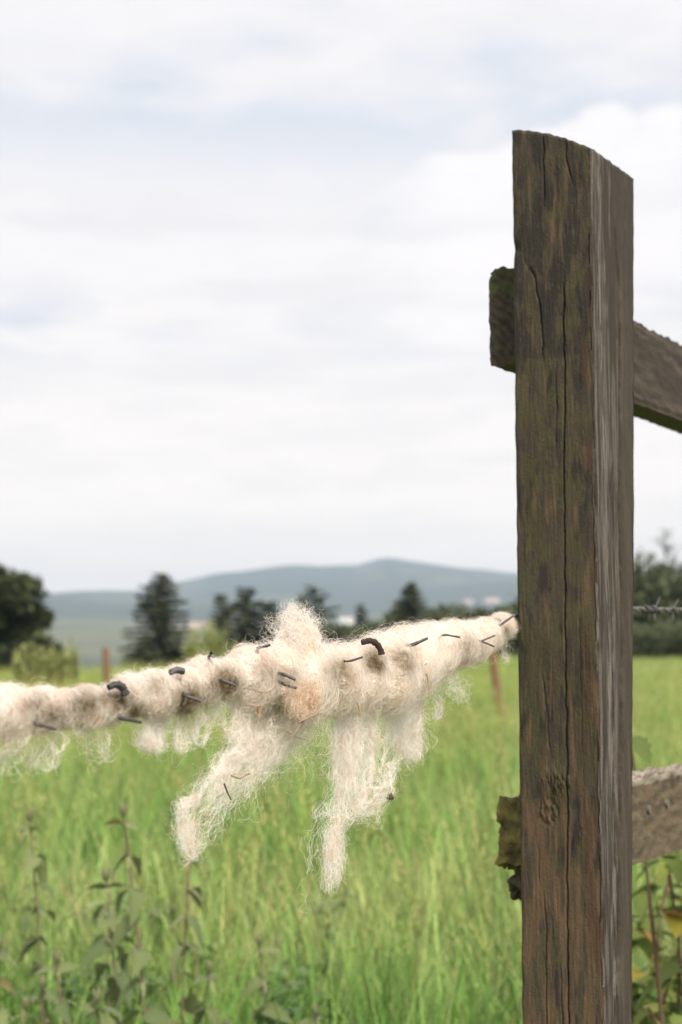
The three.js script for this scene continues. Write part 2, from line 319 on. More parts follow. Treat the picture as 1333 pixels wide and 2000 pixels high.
{
  const y0 = 0.7335, y1 = 0.8165, x0 = 0.036, zt = -0.0015, zb = -0.0395;
  const t = thing('fence_rail', 'lower timber rail with a rotted mossy end and ragged pale top edge', 'fence rail', fence(0, 0, 0), TURN, 'rails of the timber fence');
  const rot = (x) => ss(0.10, 0.03, x);
  board('plank', t, x0, 1.9, y0, y1, zb, zt, {
    mat: railMat,
    shape: (x, y, z) => {
      const n = 0.002 * fbm(x * 30, y * 60, z * 60, 3), r = rot(x), big = fbm(x * 70, y * 70, z * 70, 3);
      const topk = ss(y1 - 0.012, y1, y), botk = ss(y0 + 0.03, y0, y);
      const rag = 0.007 * fbm(x * 22, 4, z * 30, 4) + 0.0012 * noise3(x * 120, 2, z * 240);
      return [x < x0 + 0.05 ? r * (0.003 * big + 0.012 * botk * botk + 0.0012 * noise3(y * 160, z * 160, 3)) : 0, n + topk * rag + r * (botk * (0.024 + 0.008 * big) + 0.002 * big), n * 1.4 + r * 0.003 * big];
    },
    colour: (x, y, z, face) => {
      const g = fbm(x * 9, y * 150, z * 90, 3), st = fbm(x * 8, y * 40, 7, 3), moss = fbm(x * 60, y * 60, z * 60, 3);
      let c = mix3([0.118, 0.088, 0.056], [0.060, 0.045, 0.029], ss(-0.25, 0.35, st + 0.3 * g));
      c = mix3(c, [0.12, 0.095, 0.07], ss(-0.1, 0.3, moss) * 0.6);
      if (face === 'top' || y > y1 - 0.006) c = mix3(c, [0.30, 0.265, 0.225], ss(-0.2, 0.25, fbm(x * 14, z * 160, 3, 3) + 0.05));
      c = mix3(c, [0.13, 0.125, 0.07], ss(0.15, 0.4, fbm(x * 45, y * 45, 12, 3)) * 0.7);
      if (x < 0.12) c = mix3(c, mix3([0.06, 0.048, 0.018], [0.24, 0.20, 0.065], 0.5 + moss), rot(x));
      return c;
    },
  });
  const nail = new THREE.CylinderGeometry(0.0042, 0.0046, 0.003, 14).rotateX(Math.PI / 2), nm = std({ color: lin(0.16, 0.15, 0.12), roughness: 0.8, metalness: 0.3 });
  for (const [x, y] of [[0.30, 0.785], [0.352, 0.786]]) { const k = part('nail_head', nail, nm, t); k.position.set(x, y, zt + 0.0012); }
  // flake of rotten wood hanging below the end
  const s = new THREE.SphereGeometry(0.0125, 40, 28), p = s.attributes.position, cols = [];
  for (let i = 0; i < p.count; i++) {
    const x = p.getX(i), y = p.getY(i), z = p.getZ(i), k = 1 + 0.42 * fbm(x * 90, y * 90, z * 90 + 4, 4) + (y < 0 ? 0.2 * noise3(x * 300, 1, z * 300) : 0);
    p.setXYZ(i, x * k * 1.4, y * k * 0.95, z * k * 1.15); cols.push(...mix3([0.03, 0.026, 0.014], [0.10, 0.085, 0.04], 0.5 + fbm(x * 160, y * 160, z * 160, 3)));
  }
  s.setAttribute('color', new THREE.Float32BufferAttribute(cols, 3)); s.computeVertexNormals();
  part('rotten_flake', s, railMat, t).position.set(0.054, 0.7405, -0.021);
}

// ---------- barbed wire ----------
const wirePath = [[1.9, 1.03], [0.4095, 0.9911], [0.274, 0.9892], [0.04, 0.982], [-0.005, 0.975], [-0.05, 0.9655], [-0.1023, 0.9561], [-0.2548, 0.9409], [-0.3766, 0.932], [-0.476, 0.9228], [-0.5588, 0.918], [-0.66, 0.9135], [-1.4, 0.90]].map(([x, y]) => [x, y]).reverse();
const wireY = (x) => table(wirePath, x), WZ = -0.0045;
const wire = thing('barbed_wire', 'twisted galvanised barbed wire running past the post, hung with wool', 'barbed wire', fence(0, 0, 0), TURN);
const steel = std({ color: lin(0.20, 0.19, 0.18), roughness: 0.55, metalness: 0.55, bumpMap: grainBump, bumpScale: 0.0002 });
const darkSteel = std({ color: lin(0.075, 0.072, 0.078), roughness: 0.6, metalness: 0.35 });
for (const k of [0, 1]) {
  const pts = []; for (let x = -1.4; x <= 1.9; x += 0.004) { const a = x * 2 * Math.PI / 0.045 + k * Math.PI; pts.push(new THREE.Vector3(x, wireY(x) + 0.0016 * Math.cos(a), WZ + 0.0016 * Math.sin(a))); }
  part('strand', new THREE.TubeGeometry(new THREE.CatmullRomCurve3(pts), 1650, 0.0016, 6), steel, wire);
}
const V3 = (x, y, z) => new THREE.Vector3(x, y, z);
function prong(a, b, r) {                            // tapered, obliquely cut wire end from a to b
  const d = V3().subVectors(b, a), g = new THREE.CylinderGeometry(r * 0.45, r, d.length(), 7, 3), q = new THREE.Quaternion().setFromUnitVectors(V3(0, 1, 0), d.clone().normalize());
  return g.applyQuaternion(q).translate((a.x + b.x) / 2, (a.y + b.y) / 2, (a.z + b.z) / 2);
}
function barb(x, ends, mat = darkSteel, y = wireY(x), r = 0.00115) {
  const pts = []; for (let k = 0; k <= 36; k++) { const a = k / 36 * 4 * Math.PI; pts.push(V3(x + (k / 36 - 0.5) * 0.0085, y + 0.0034 * Math.cos(a), WZ + 0.0034 * Math.sin(a))); }
  const b = part('barb', mergeGeometries([new THREE.TubeGeometry(new THREE.CatmullRomCurve3(pts), 60, r * 1.25, 6), ...ends.map((e) => prong(V3(x + e[3], y, WZ), V3(x + e[0], y + e[1], WZ + e[2]), r * 1.3))].map((g) => g.toNonIndexed())), mat, wire);
  return b;
}
barb(0.315, [[-0.003, 0.012, 0.004, 0.003], [0.008, -0.012, -0.003, 0.003]]);
barb(0.335, [[0.012, 0.014, 0.003, 0.003], [-0.006, -0.012, 0.004, 0]]);
barb(0.392, [[-0.014, -0.012, 0.006, 0], [0.010, 0.012, 0.003, 0]]);

// ---------- wool ----------
// fibres are thin ribbons; every one is laid in the fence frame
class Fibres {
  constructor(seed) { this.R = mulberry(seed); this.p = []; this.n = []; this.c = []; this.i = []; }
  add(pts, width, col) {
    const R = this.R, m = pts.length, base = this.p.length / 3; if (m < 3) return;
    let ang = R() * 6.28, tw = (R() - 0.5) * 0.5;
    for (let k = 0; k < m; k++) {
      const a = pts[Math.max(0, k - 1)], b = pts[Math.min(m - 1, k + 1)];
      let tx = b[0] - a[0], ty = b[1] - a[1], tz = b[2] - a[2]; const tl = Math.hypot(tx, ty, tz) || 1; tx /= tl; ty /= tl; tz /= tl;
      let ax = Math.abs(tx) < 0.9 ? 1 : 0, ay = 1 - ax;
      let sx = ty * 0 - tz * ay, sy = tz * ax - tx * 0, sz = tx * ay - ty * ax; const sl = Math.hypot(sx, sy, sz) || 1; sx /= sl; sy /= sl; sz /= sl;
      const ox = ty * sz - tz * sy, oy = tz * sx - tx * sz, oz = tx * sy - ty * sx, ca = Math.cos(ang), sa = Math.sin(ang); ang += tw;
      const wx = sx * ca + ox * sa, wy = sy * ca + oy * sa, wz = sz * ca + oz * sa, nx = -sx * sa + ox * ca, ny = -sy * sa + oy * ca, nz = -sz * sa + oz * ca;
      const w = width * 0.5 * (k === 0 || k === m - 1 ? 0.5 : 1), p = pts[k], c = typeof col === 'function' ? col(p) : col;
      this.p.push(p[0] - wx * w, p[1] - wy * w, p[2] - wz * w, p[0] + wx * w, p[1] + wy * w, p[2] + wz * w); this.n.push(nx, ny, nz, nx, ny, nz); this.c.push(...c, ...c);
      if (k) { const q = base + k * 2; this.i.push(q - 2, q, q - 1, q - 1, q, q + 1); }
    }
  }
  geo() {
    const g = new THREE.BufferGeometry(); g.setAttribute('position', new THREE.Float32BufferAttribute(this.p, 3)); g.setAttribute('normal', new THREE.Float32BufferAttribute(this.n, 3)); g.setAttribute('color', new THREE.Float32BufferAttribute(this.c, 3)); g.setIndex(this.i); return g;
  }
}
// lumps: x, y, half length, half height
const lumps = [[-0.6272, 0.9133, 0.0163, 0.0148], [-0.6089, 0.9134, 0.0170, 0.0147], [-0.5846, 0.9159, 0.0162, 0.0147], [-0.5607, 0.9154, 0.0133, 0.0128], [-0.5441, 0.9154, 0.0118, 0.0109], [-0.5265, 0.9158, 0.0143, 0.0122], [-0.5083, 0.9162, 0.0119, 0.0111], [-0.492, 0.921, 0.0123, 0.0132], [-0.4705, 0.9212, 0.0174, 0.0150], [-0.4457, 0.9237, 0.0168, 0.0149], [-0.4247, 0.9283, 0.0150, 0.0157], [-0.4033, 0.9287, 0.0156, 0.0137], [-0.3766, 0.9299, 0.0192, 0.0191], [-0.3513, 0.928, 0.0201, 0.0225], [-0.3219, 0.9274, 0.0262, 0.0255], [-0.3202, 0.9524, 0.0157, 0.0120], [-0.2781, 0.9279, 0.0228, 0.0231], [-0.2467, 0.9286, 0.0219, 0.0224], [-0.2129, 0.9312, 0.0261, 0.0281], [-0.1786, 0.9384, 0.0260, 0.0258], [-0.144, 0.9466, 0.0274, 0.0204], [-0.1066, 0.9524, 0.0290, 0.0175], [-0.0761, 0.9542, 0.0250, 0.0154], [-0.0487, 0.9605, 0.0205, 0.0122], [-0.0202, 0.9680, 0.0190, 0.0092], [-0.647, 0.9115, 0.0165, 0.0118], [-0.667, 0.9120, 0.0150, 0.0090], [-0.685, 0.9122, 0.0130, 0.0062]];
lumps.forEach((L, i) => { L[2] *= 0.84; if (i < 12) { L[3] *= 0.82; L[1] += 0.0012; } });
// dirt caught in the fleece round the barbs: x, y, radius, darkness
const stains = [[-0.5683, 0.9204, 0.0048, 0.6], [-0.5549, 0.9145, 0.0060, 0.7], [-0.5315, 0.9192, 0.0067, 0.9], [-0.5172, 0.9216, 0.0045, 0.7], [-0.5024, 0.9203, 0.0063, 0.9], [-0.4901, 0.9135, 0.0047, 1], [-0.4725, 0.9277, 0.0053, 0.5], [-0.4408, 0.9193, 0.0080, 0.85], [-0.4456, 0.9134, 0.0073, 0.7], [-0.4059, 0.9278, 0.0076, 1], [-0.4085, 0.9332, 0.0051, 0.7], [-0.3656, 0.9352, 0.0086, 0.35], [-0.3427, 0.9298, 0.0081, 0.5], [-0.3512, 0.9117, 0.0066, 0.4], [-0.2813, 0.934, 0.0092, 0.6], [-0.2761, 0.9286, 0.0078, 0.55], [-0.2356, 0.9408, 0.0081, 0.9], [-0.2307, 0.937, 0.0052, 1], [-0.1981, 0.9424, 0.0091, 0.6], [-0.1945, 0.9367, 0.0076, 0.6], [-0.098, 0.9512, 0.0082, 0.35], [-0.0956, 0.9418, 0.0057, 0.3], [-0.0251, 0.963, 0.0043, 0.5]];
const SX = 1.75;                                      // stains are longer along the wire, as seen at a slant
function woolColour(p, base) {
  let k = 0, g = 0;
  for (const [x, y, r, d] of stains) { const dx = (p[0] + p[2] * 1.35 - x) / (r * SX), dy = (p[1] - y) / r, q = dx * dx + dy * dy; if (q < 6) { const w = (x < -0.47 ? d * 0.95 : d + 0.1) * 1.2 * Math.exp(-q * 0.95); k = Math.max(k, w); } }
  k *= 0.75 + 0.5 * noise3(p[0] * 260, p[1] * 260, p[2] * 260);
  const warm = ss(-0.1, 0.5, fbm(p[0] * 55, p[1] * 55, p[2] * 55, 2)) * 0.5;
  let c = mix3(base, [0.88, 0.74, 0.635], warm * 1.15);
  return mix3(c, [0.205, 0.145, 0.055], clamp(k * 1.1, 0, 0.96));
}
const woolMat = new THREE.MeshPhysicalMaterial({ vertexColors: true, roughness: 1, specularIntensity: 0.25, transmission: 0.4, thickness: 0, side: THREE.DoubleSide });
const coreMat = std({ vertexColors: true, roughness: 1, bumpMap: bumpTexture(256, (u, v) => 0.6 * pn(u * 40, v * 40, 40, 40) + 0.4 * pn(u * 90, v * 90, 90, 90)), bumpScale: 0.002 });
function lumpFibres(F, L, count, o = {}) {
  const R = F.R, [cx, cy, rx, ry] = L, rz = ry * (o.deep ?? 0.95), cz = WZ;
  for (let k = 0; k < count; k++) {
    const u = R() * 2 - 1, a = R() * 6.283, w = Math.sqrt(1 - u * u), bulge = 1 + 0.17 * noise3(u * 1.4 + cx * 90, w * Math.cos(a) * 1.4, w * Math.sin(a) * 1.4);
    let dx = u, dy = w * Math.cos(a), dz = w * Math.sin(a);
    const fly = R() < (o.fly ?? 0.07), target = (fly ? 1.0 + R() * 0.34 : 0.93 + R() * 0.07) * bulge;
    let x = cx + dx * rx * target, y = cy + dy * ry * target, z = cz + dz * rz * target;
    let tx = (R() - 0.5) * (fly ? 1 : 0.9), ty = -dz * 0.8 + (R() - 0.5) * 0.8, tz = dy * 0.8 + (R() - 0.5) * 0.8; if (R() < 0.5) { ty = -ty; tz = -tz; } let tl = Math.hypot(tx, ty, tz); tx /= tl; ty /= tl; tz /= tl;
    const n = 10 + Math.floor(R() * 10), step = 0.0022, pts = [], curl = fly ? 0.8 : 0.22, sd = R() * 100, base = mix3([0.92, 0.855, 0.80], [0.95, 0.915, 0.88], R());
    for (let q = 0; q < n; q++) {
      pts.push([x, y, z]);
      tx += curl * noise3(sd, q * 0.55, 1) ; ty += curl * noise3(sd, q * 0.55, 5); tz += curl * noise3(sd, q * 0.55, 9);
      // stay near the shell of the lump
      const ex = (x - cx) / rx, ey = (y - cy) / ry, ez = (z - cz) / rz, e = Math.hypot(ex, ey, ez) || 1, pull = (target - e) * 1.6;
      tx += ex / e * pull; ty += ey / e * pull; tz += ez / e * pull;
      tl = Math.hypot(tx, ty, tz) || 1; tx /= tl; ty /= tl; tz /= tl;
      x += tx * step; y += ty * step; z += tz * step;
    }
    F.add(pts, o.width ?? (fly ? 0.0001 : 0.00015), (p) => woolColour(p, base));
  }
}
function lockFibres(F, spine, count, o = {}) {       // spine: x, y, half width, density; fibres wander along it
  const R = F.R, cum = [0]; for (let i = 1; i < spine.length; i++) cum.push(cum[i - 1] + Math.hypot(spine[i][0] - spine[i - 1][0], spine[i][1] - spine[i - 1][1]));
  const total = cum[cum.length - 1], z0 = WZ + (o.z ?? 0), most = Math.max(...spine.map((q) => q[2] * q[3])), out = [0, 0, 0, 0, 0, 0];
  const at = (s) => { s = clamp(s, 0, total); let i = 1; while (i < cum.length - 1 && cum[i] < s) i++; const a = spine[i - 1], b = spine[i], d = cum[i] - cum[i - 1], k = (s - cum[i - 1]) / d; out[0] = lerp(a[0], b[0], k); out[1] = lerp(a[1], b[1], k); out[2] = lerp(a[2], b[2], k); out[3] = lerp(a[3], b[3], k); out[4] = (b[0] - a[0]) / d; out[5] = (b[1] - a[1]) / d; return out; };
  const strands = Array.from({ length: Math.max(4, Math.round(count / 26)) }, () => ({ u: R(), off: R() * 2 - 1, sd: R() * 200, a: R() - 0.5, sg: R() < 0.5 ? 1 : -1, wl: 0.9 + R() * 0.8, ph: R() * 6.28, z: R() * 2 - 1, len: R() }));
  let made = 0, guard = 0; const key = spine[0][0] * 300;
  count = Math.round(count * 1.25);
  while (made < count && guard++ < count * 30) {
    const S = R() < (o.bundled ?? 0.42) ? strands[Math.floor(R() * strands.length)] : null;
    let s = (S ? S.u : R()) * total, c = at(s); if (R() > c[2] * c[3] / most) continue;
    const off = S ? S.off + (R() - 0.5) * 0.10 : R() * 2 - 1, edge = Math.abs(off); if (R() < edge ** 3 * 0.75) continue;
    if (noise3(key + s * 170, off * 1.6, 3) + 0.5 * noise3(key + s * 420, off * 3.5, 8) < (o.gaps ?? -0.35) + (R() - 0.5) * 0.7) continue;
    made++;
    const loose = !S && R() < (o.loose ?? 0.22); let tx = c[4], ty = c[5], w = c[2] * off * (loose ? 1.25 : 1.08), px = -ty, py = tx, x = c[0] + px * w, y = c[1] + py * w, z = z0 + (S ? S.z + (R() - 0.5) * 0.2 : R() * 2 - 1) * c[2] * (o.deep ?? 0.4) * (1 - edge * 0.6);
    const len = lerp(o.min ?? 0.012, o.max ?? 0.042, (S ? 0.5 + 0.5 * S.len : R() ** 1.3)), n = Math.max(6, Math.round(len / 0.0017)), sd = S ? S.sd + R() * 0.14 : R() * 200, spread = loose ? 2.2 : o.spread ?? 0.6, a0 = (S ? S.a + (R() - 0.5) * 0.15 : R() - 0.5) * 2 * spread, sg = S ? S.sg : R() < 0.5 ? 1 : -1, curl = (o.curl ?? 0.36) * (0.4 + R());
    let dx = sg * (tx * Math.cos(a0) + px * Math.sin(a0)), dy = sg * (ty * Math.cos(a0) + py * Math.sin(a0)), dz = (R() - 0.5) * 0.5; const pts = [], base = mix3([0.93, 0.89, 0.85], [0.965, 0.95, 0.93], R()), wl = S ? S.wl : 0.9 + R() * 0.8, ph = S ? S.ph + R() * 0.6 : R() * 6.28, cr = 0.30 + 0.35 * R();
    for (let q = 0; q < n; q++) {
      pts.push([x, y, z]); c = at(s); tx = c[4]; ty = c[5]; px = -ty; py = tx;
      dx += curl * noise3(sd, q * 0.32, 1); dy += curl * noise3(sd, q * 0.32, 5); dz += curl * noise3(sd, q * 0.32, 9);
      const u = ((x - c[0]) * px + (y - c[1]) * py) / c[2], v = (z - z0) / (c[2] * 0.6); const hold = loose ? 0.05 : 0.15; dx -= px * u * Math.abs(u) * hold; dy -= py * u * Math.abs(u) * hold; dz -= v * Math.abs(v) * 0.12;
      dx += tx * sg * 0.05; dy += ty * sg * 0.05;
      const over = s > total ? s - total : s < 0 ? s : 0; if (over) { const kk = clamp(over * 160, -0.6, 0.6); dx -= tx * kk; dy -= ty * kk; }
      const l = Math.hypot(dx, dy, dz) || 1; dx /= l; dy /= l; dz /= l; const k1 = Math.sin(q * wl + ph) * cr, step = 0.0017;
      x += (dx - dy * k1) * step; y += (dy + dx * k1) * step; z += (dz + Math.cos(q * wl + ph) * cr * 0.7) * step; s += (dx * tx + dy * ty) * step;
    }
    F.add(pts, (o.width ?? 0.000115) * (loose ? 0.8 : 1), (p) => woolColour(p, base));
  }
}
function corePiece(L, k, seed) {
  const g = new THREE.SphereGeometry(1, 40, 26), p = g.attributes.position, cols = [];
  for (let i = 0; i < p.count; i++) {
    const x = p.getX(i), y = p.getY(i), z = p.getZ(i), d = k * (1 + 0.17 * noise3(x * 1.4 + L[0] * 90, y * 1.4, z * 1.4) + 0.08 * fbm(x * 3 + seed, y * 3, z * 3, 3)), q = [L[0] + x * L[2] * d, L[1] + y * L[3] * d, WZ + z * L[3] * 0.95 * d];
    p.setXYZ(i, ...q); cols.push(...woolColour(q, [0.91, 0.85, 0.795]));
  }
  g.setAttribute('color', new THREE.Float32BufferAttribute(cols, 3)); g.computeVertexNormals(); return g;
}
const tufts = [
  ['blurred cream wool clump nearest the camera, cut by the left picture edge', [0, 1, 2, 25, 26, 27], [[190, {}, [[-0.5914, 0.9055, 0.0143, 1], [-0.5929, 0.897, 0.0130, 0.7], [-0.5944, 0.8889, 0.0091, 0.3]]], [130, {}, [[-0.6187, 0.9056, 0.0139, 1], [-0.6201, 0.8982, 0.0113, 0.7], [-0.6215, 0.8907, 0.0075, 0.3]]]]],
  ['small blurred wool clump with a grey barb poking from its underside', [3, 4], [[150, {}, [[-0.5604, 0.9067, 0.0135, 1], [-0.5602, 0.8972, 0.0121, 0.6], [-0.5618, 0.8893, 0.0081, 0.3]]]]],
  ['wool clump with several olive dirt patches, below the dark bark lump', [5, 6, 7], [[120, {}, [[-0.5231, 0.9077, 0.0140, 1], [-0.5208, 0.8992, 0.0112, 0.6], [-0.5165, 0.8905, 0.0070, 0.4]]]]],
  ['wool clump with a short white lock hanging straight down at its left', [8, 9], [[900, { spread: 0.7 }, [[-0.4677, 0.9141, 0.0083, 1], [-0.4693, 0.9038, 0.0080, 1], [-0.4719, 0.8945, 0.0065, 0.8]]], [230, {}, [[-0.4407, 0.9101, 0.0122, 1], [-0.442, 0.901, 0.0101, 0.6], [-0.4453, 0.8936, 0.0061, 0.3]]]]],
  ['wool clump with a round dark green dirt spot in its middle', [10, 11], [[190, {}, [[-0.4134, 0.9153, 0.0110, 1], [-0.4184, 0.9061, 0.0094, 0.5], [-0.4258, 0.8981, 0.0062, 0.3]]]]],
  ['large wool clump with an upright fuzzy peak and a long lock blown to the left', [12, 13, 14, 15], [
    [1900, { bundled: 0.2, curl: 0.75, spread: 1.6, deep: 0.8, max: 0.034, gaps: -0.8 }, [[-0.3262, 0.9408, 0.0205, 1], [-0.3251, 0.9531, 0.0180, 1], [-0.3209, 0.9634, 0.0165, 0.9], [-0.3166, 0.9714, 0.0130, 0.7]]],
    [4000, { max: 0.05 }, [[-0.3100, 0.9207, 0.0320, 1], [-0.3400, 0.9013, 0.0300, 0.85], [-0.3750, 0.8827, 0.0225, 0.7], [-0.3984, 0.8664, 0.0180, 0.4], [-0.4187, 0.8519, 0.0150, 0.16], [-0.4303, 0.8378, 0.0094, 0.2], [-0.4331, 0.8284, 0.0045, 0.15]]],
    [560, { bundled: 0.1, max: 0.017, spread: 1.3, gaps: -0.8 }, [[-0.4442, 0.8549, 0.0036, 0.6], [-0.4421, 0.8466, 0.0060, 1], [-0.4371, 0.8361, 0.0063, 1], [-0.4321, 0.8265, 0.0024, 0.6]]],
    [260, {}, [[-0.3922, 0.8812, 0.0048, 0.6], [-0.4078, 0.8728, 0.0041, 0.8], [-0.4253, 0.8633, 0.0037, 0.9], [-0.4413, 0.854, 0.0030, 0.9]]],
    [420, {}, [[-0.3764, 0.9158, 0.0130, 1], [-0.3818, 0.9046, 0.0097, 0.5], [-0.3924, 0.8971, 0.0064, 0.3]]]]],
  ['wool clump left of the curled bark strip, its long lock hanging lowest of all', [16, 17], [
    [2800, { max: 0.045 }, [[-0.2616, 0.923, 0.0223, 1], [-0.2603, 0.8942, 0.0201, 1], [-0.2603, 0.8728, 0.0189, 0.9], [-0.2617, 0.8551, 0.0206, 0.55], [-0.2644, 0.8411, 0.0181, 0.32], [-0.2761, 0.831, 0.0085, 0.16]]],
    [900, { spread: 0.5 }, [[-0.2398, 0.9261, 0.0092, 1], [-0.2309, 0.8929, 0.0073, 1], [-0.2324, 0.8637, 0.0066, 1], [-0.2415, 0.8427, 0.0047, 0.5]]],
    [1000, { bundled: 0.1, max: 0.018, spread: 1.2, gaps: -0.8, loose: 0.12 }, [[-0.2790, 0.8230, 0.0070, 0.6], [-0.2785, 0.8160, 0.0100, 1], [-0.2790, 0.8050, 0.0112, 1], [-0.2815, 0.7950, 0.0080, 0.6], [-0.2860, 0.7870, 0.0035, 0.2]]],
    [520, {}, [[-0.1875, 0.8757, 0.0045, 0.7], [-0.2002, 0.8615, 0.0041, 0.7], [-0.2119, 0.8475, 0.0074, 1], [-0.229, 0.8387, 0.0109, 1], [-0.247, 0.8324, 0.0089, 0.6]]],
    [45, { width: 0.00011 }, [[-0.2908, 0.8366, 0.0104, 1], [-0.3051, 0.8176, 0.0085, 0.7], [-0.3148, 0.7985, 0.0044, 0.5], [-0.3111, 0.7779, 0.0027, 0.3]]]]],
  ['wool clump right of the curled bark strip with a broad pale hanging lock', [18, 19], [
    [3300, { max: 0.045 }, [[-0.1847, 0.9423, 0.0269, 1], [-0.1811, 0.9173, 0.0234, 1], [-0.1813, 0.8982, 0.0214, 0.9], [-0.1776, 0.8828, 0.0176, 0.8], [-0.1685, 0.8715, 0.0088, 0.5]]],
    [380, {}, [[-0.2094, 0.9105, 0.0094, 1], [-0.2073, 0.8918, 0.0082, 0.8], [-0.2096, 0.8733, 0.0056, 0.6], [-0.2191, 0.8554, 0.0037, 0.4]]]]],
  ['smooth cream wool clump with a small loose curl hanging at its right', [20, 21, 22], [
    [170, { curl: 0.8, spread: 1.4 }, [[-0.1195, 0.9359, 0.0081, 0.7], [-0.1087, 0.9244, 0.0101, 1], [-0.0961, 0.916, 0.0090, 1], [-0.0856, 0.9141, 0.0053, 1]]],
    [190, {}, [[-0.1262, 0.9319, 0.0088, 1], [-0.1314, 0.9161, 0.0080, 0.7], [-0.13, 0.8981, 0.0044, 0.4]]]]],
  ['last wool clump on the wire, tapering up to the timber post', [23, 24], [[130, {}, [[-0.025, 0.9673, 0.0074, 1], [-0.0166, 0.9543, 0.0065, 0.8], [-0.0121, 0.9413, 0.0030, 0.4]]]]],
];
tufts.forEach(([label, ids, locks], ti) => {
  const t = thing('wool_tuft', label, 'wool', fence(0, 0, 0), TURN, 'tufts of sheep wool snagged on the wire');
  part('matted_fleece', mergeGeometries(ids.map((i) => corePiece(lumps[i], i === 15 ? 0.5 : 0.87, i * 3))), coreMat, t);
  const F = new Fibres(100 + ti);
  for (const i of ids) { const L = lumps[i]; lumpFibres(F, L, Math.round(1000 * (L[2] * L[3]) / (0.0165 * 0.0165) ** 1 * 0.85 + 480), { fly: 0.04 }); }
  const f = part('fleece_fibres', F.geo(), woolMat, t); f.userData.kind = 'stuff';
  locks.forEach(([count, o, sp], li) => { const G = new Fibres(500 + ti * 20 + li); lockFibres(G, sp, count, o); part('hanging_lock', G.geo(), woolMat, t); });
});

// barbs whose points show through the wool (prongs start in the fleece)
function spike(x, segs, z, r = 0.0013) {             // coil on the wire and a bent prong whose end lies on the wool
  barb(x, [], darkSteel, wireY(x), r);
  const b = wire.children[wire.children.length - 1], gs = [b.geometry];
  for (const [p, q0] of segs) { const q = [lerp(p[0], q0[0], 0.78), lerp(p[1], q0[1], 0.78)]; gs.push(tapered([[x, wireY(x), WZ], [lerp(x, p[0], 0.7), lerp(wireY(x), p[1], 0.7), z * 0.3], [p[0], p[1], z - 0.0045], [(p[0] + q[0]) / 2, (p[1] + q[1]) / 2, z - 0.0005], [q[0], q[1], z + 0.003]], r * 0.85, r * 0.55).toNonIndexed()); }
  b.geometry = mergeGeometries(gs.map((g) => { for (const k of Object.keys(g.attributes)) if (!['position', 'normal', 'uv'].includes(k)) g.deleteAttribute(k); return g; }));
}
spike(-0.03, [[[-0.0447, 0.9683], [-0.0302, 0.9788]]], 0.010, 0.0016);
spike(-0.075, [[[-0.0884, 0.9553], [-0.074, 0.9612]], [[-0.0884, 0.9553], [-0.076, 0.9496]]], 0.0155, 0.0011);
spike(-0.138, [[[-0.152, 0.9598], [-0.1398, 0.9575]]], 0.0185);
spike(-0.19, [[[-0.2081, 0.9522], [-0.1968, 0.9583]]], 0.0225, 0.002);
spike(-0.27, [[[-0.2913, 0.9409], [-0.2854, 0.9444]]], 0.0215);
spike(-0.345, [[[-0.3713, 0.9332], [-0.3674, 0.9286]], [[-0.3702, 0.927], [-0.3662, 0.9237]]], 0.0225, 0.0017);
spike(-0.372, [[[-0.3793, 0.9494], [-0.3744, 0.9525]]], 0.008, 0.0017);
spike(-0.412, [[[-0.4265, 0.9438], [-0.4355, 0.9475]]], 0.006, 0.0015);
spike(-0.444, [[[-0.4582, 0.9216], [-0.4515, 0.9178]]], 0.0145, 0.0016);
spike(-0.408, [[[-0.4252, 0.9305], [-0.419, 0.9263]]], 0.0142, 0.0016);
spike(-0.495, [[[-0.5111, 0.9111], [-0.4977, 0.9074]]], 0.010, 0.0017);
spike(-0.565, [[[-0.5766, 0.9109], [-0.5668, 0.9067]]], 0.0115, 0.0017);

// scraps caught in the wool
const scrap = (name, label, cat, geo, mat, x, y, z, rz = 0, group) => { const m = new THREE.Mesh(geo, mat); m.name = numbered(name); m.position.set(...fence(x, y, z)); m.rotation.set(0, TURN, rz, 'YXZ'); m.castShadow = m.receiveShadow = true; tag(m, label, cat, group); scene.add(m); return m; };
const barkMat = std({ color: lin(0.045, 0.032, 0.026), bumpMap: grainBump, bumpScale: 0.0008 });
function curved(pts, r, flat = 1) { const g = new THREE.TubeGeometry(new THREE.CatmullRomCurve3(pts.map((p) => V3(...p))), 24, r, 8, false); if (flat !== 1) g.scale(1, 1, flat); return g; }
function tapered(pts, r0, r1) { const c = new THREE.CatmullRomCurve3(pts.map((p) => V3(...p))), n = 20, g = new THREE.TubeGeometry(c, n, 1, 7, false), p = g.attributes.position; for (let i = 0; i <= n; i++) { const o = c.getPointAt(i / n), r = lerp(r0, r1, i / n) * (1 + 0.25 * noise3(i * 0.7, 3, o.x * 100)); for (let j = 0; j < 8; j++) { const k = i * 8 + j; p.setXYZ(k, o.x + (p.getX(k) - o.x) * r, o.y + (p.getY(k) - o.y) * r, o.z + (p.getZ(k) - o.z) * r); } } g.computeVertexNormals(); return g; }
scrap('bark_strip', 'dark curled strip of bark lying over the wool between two large clumps', 'bark strip', tapered([[-0.0065, 0.003, -0.004], [-0.002, 0.0042, 0.0005], [0.003, 0.0018, 0.003], [0.0058, -0.003, 0.0045], [0.006, -0.0055, 0.005]], 0.0020, 0.0024), barkMat, -0.2630, 0.9505, 0.0165);
scrap('bark_lump', 'dark grey curved piece of bark on top of the blurred wool at left', 'bark piece', tapered([[-0.0065, 0.0005, 0], [-0.002, 0.002, 0.001], [0.0025, 0.0005, 0.002], [0.0045, -0.004, 0.003]], 0.0017, 0.0026), std({ color: lin(0.05, 0.048, 0.054), roughness: 0.85 }), -0.514, 0.9275, 0.006);
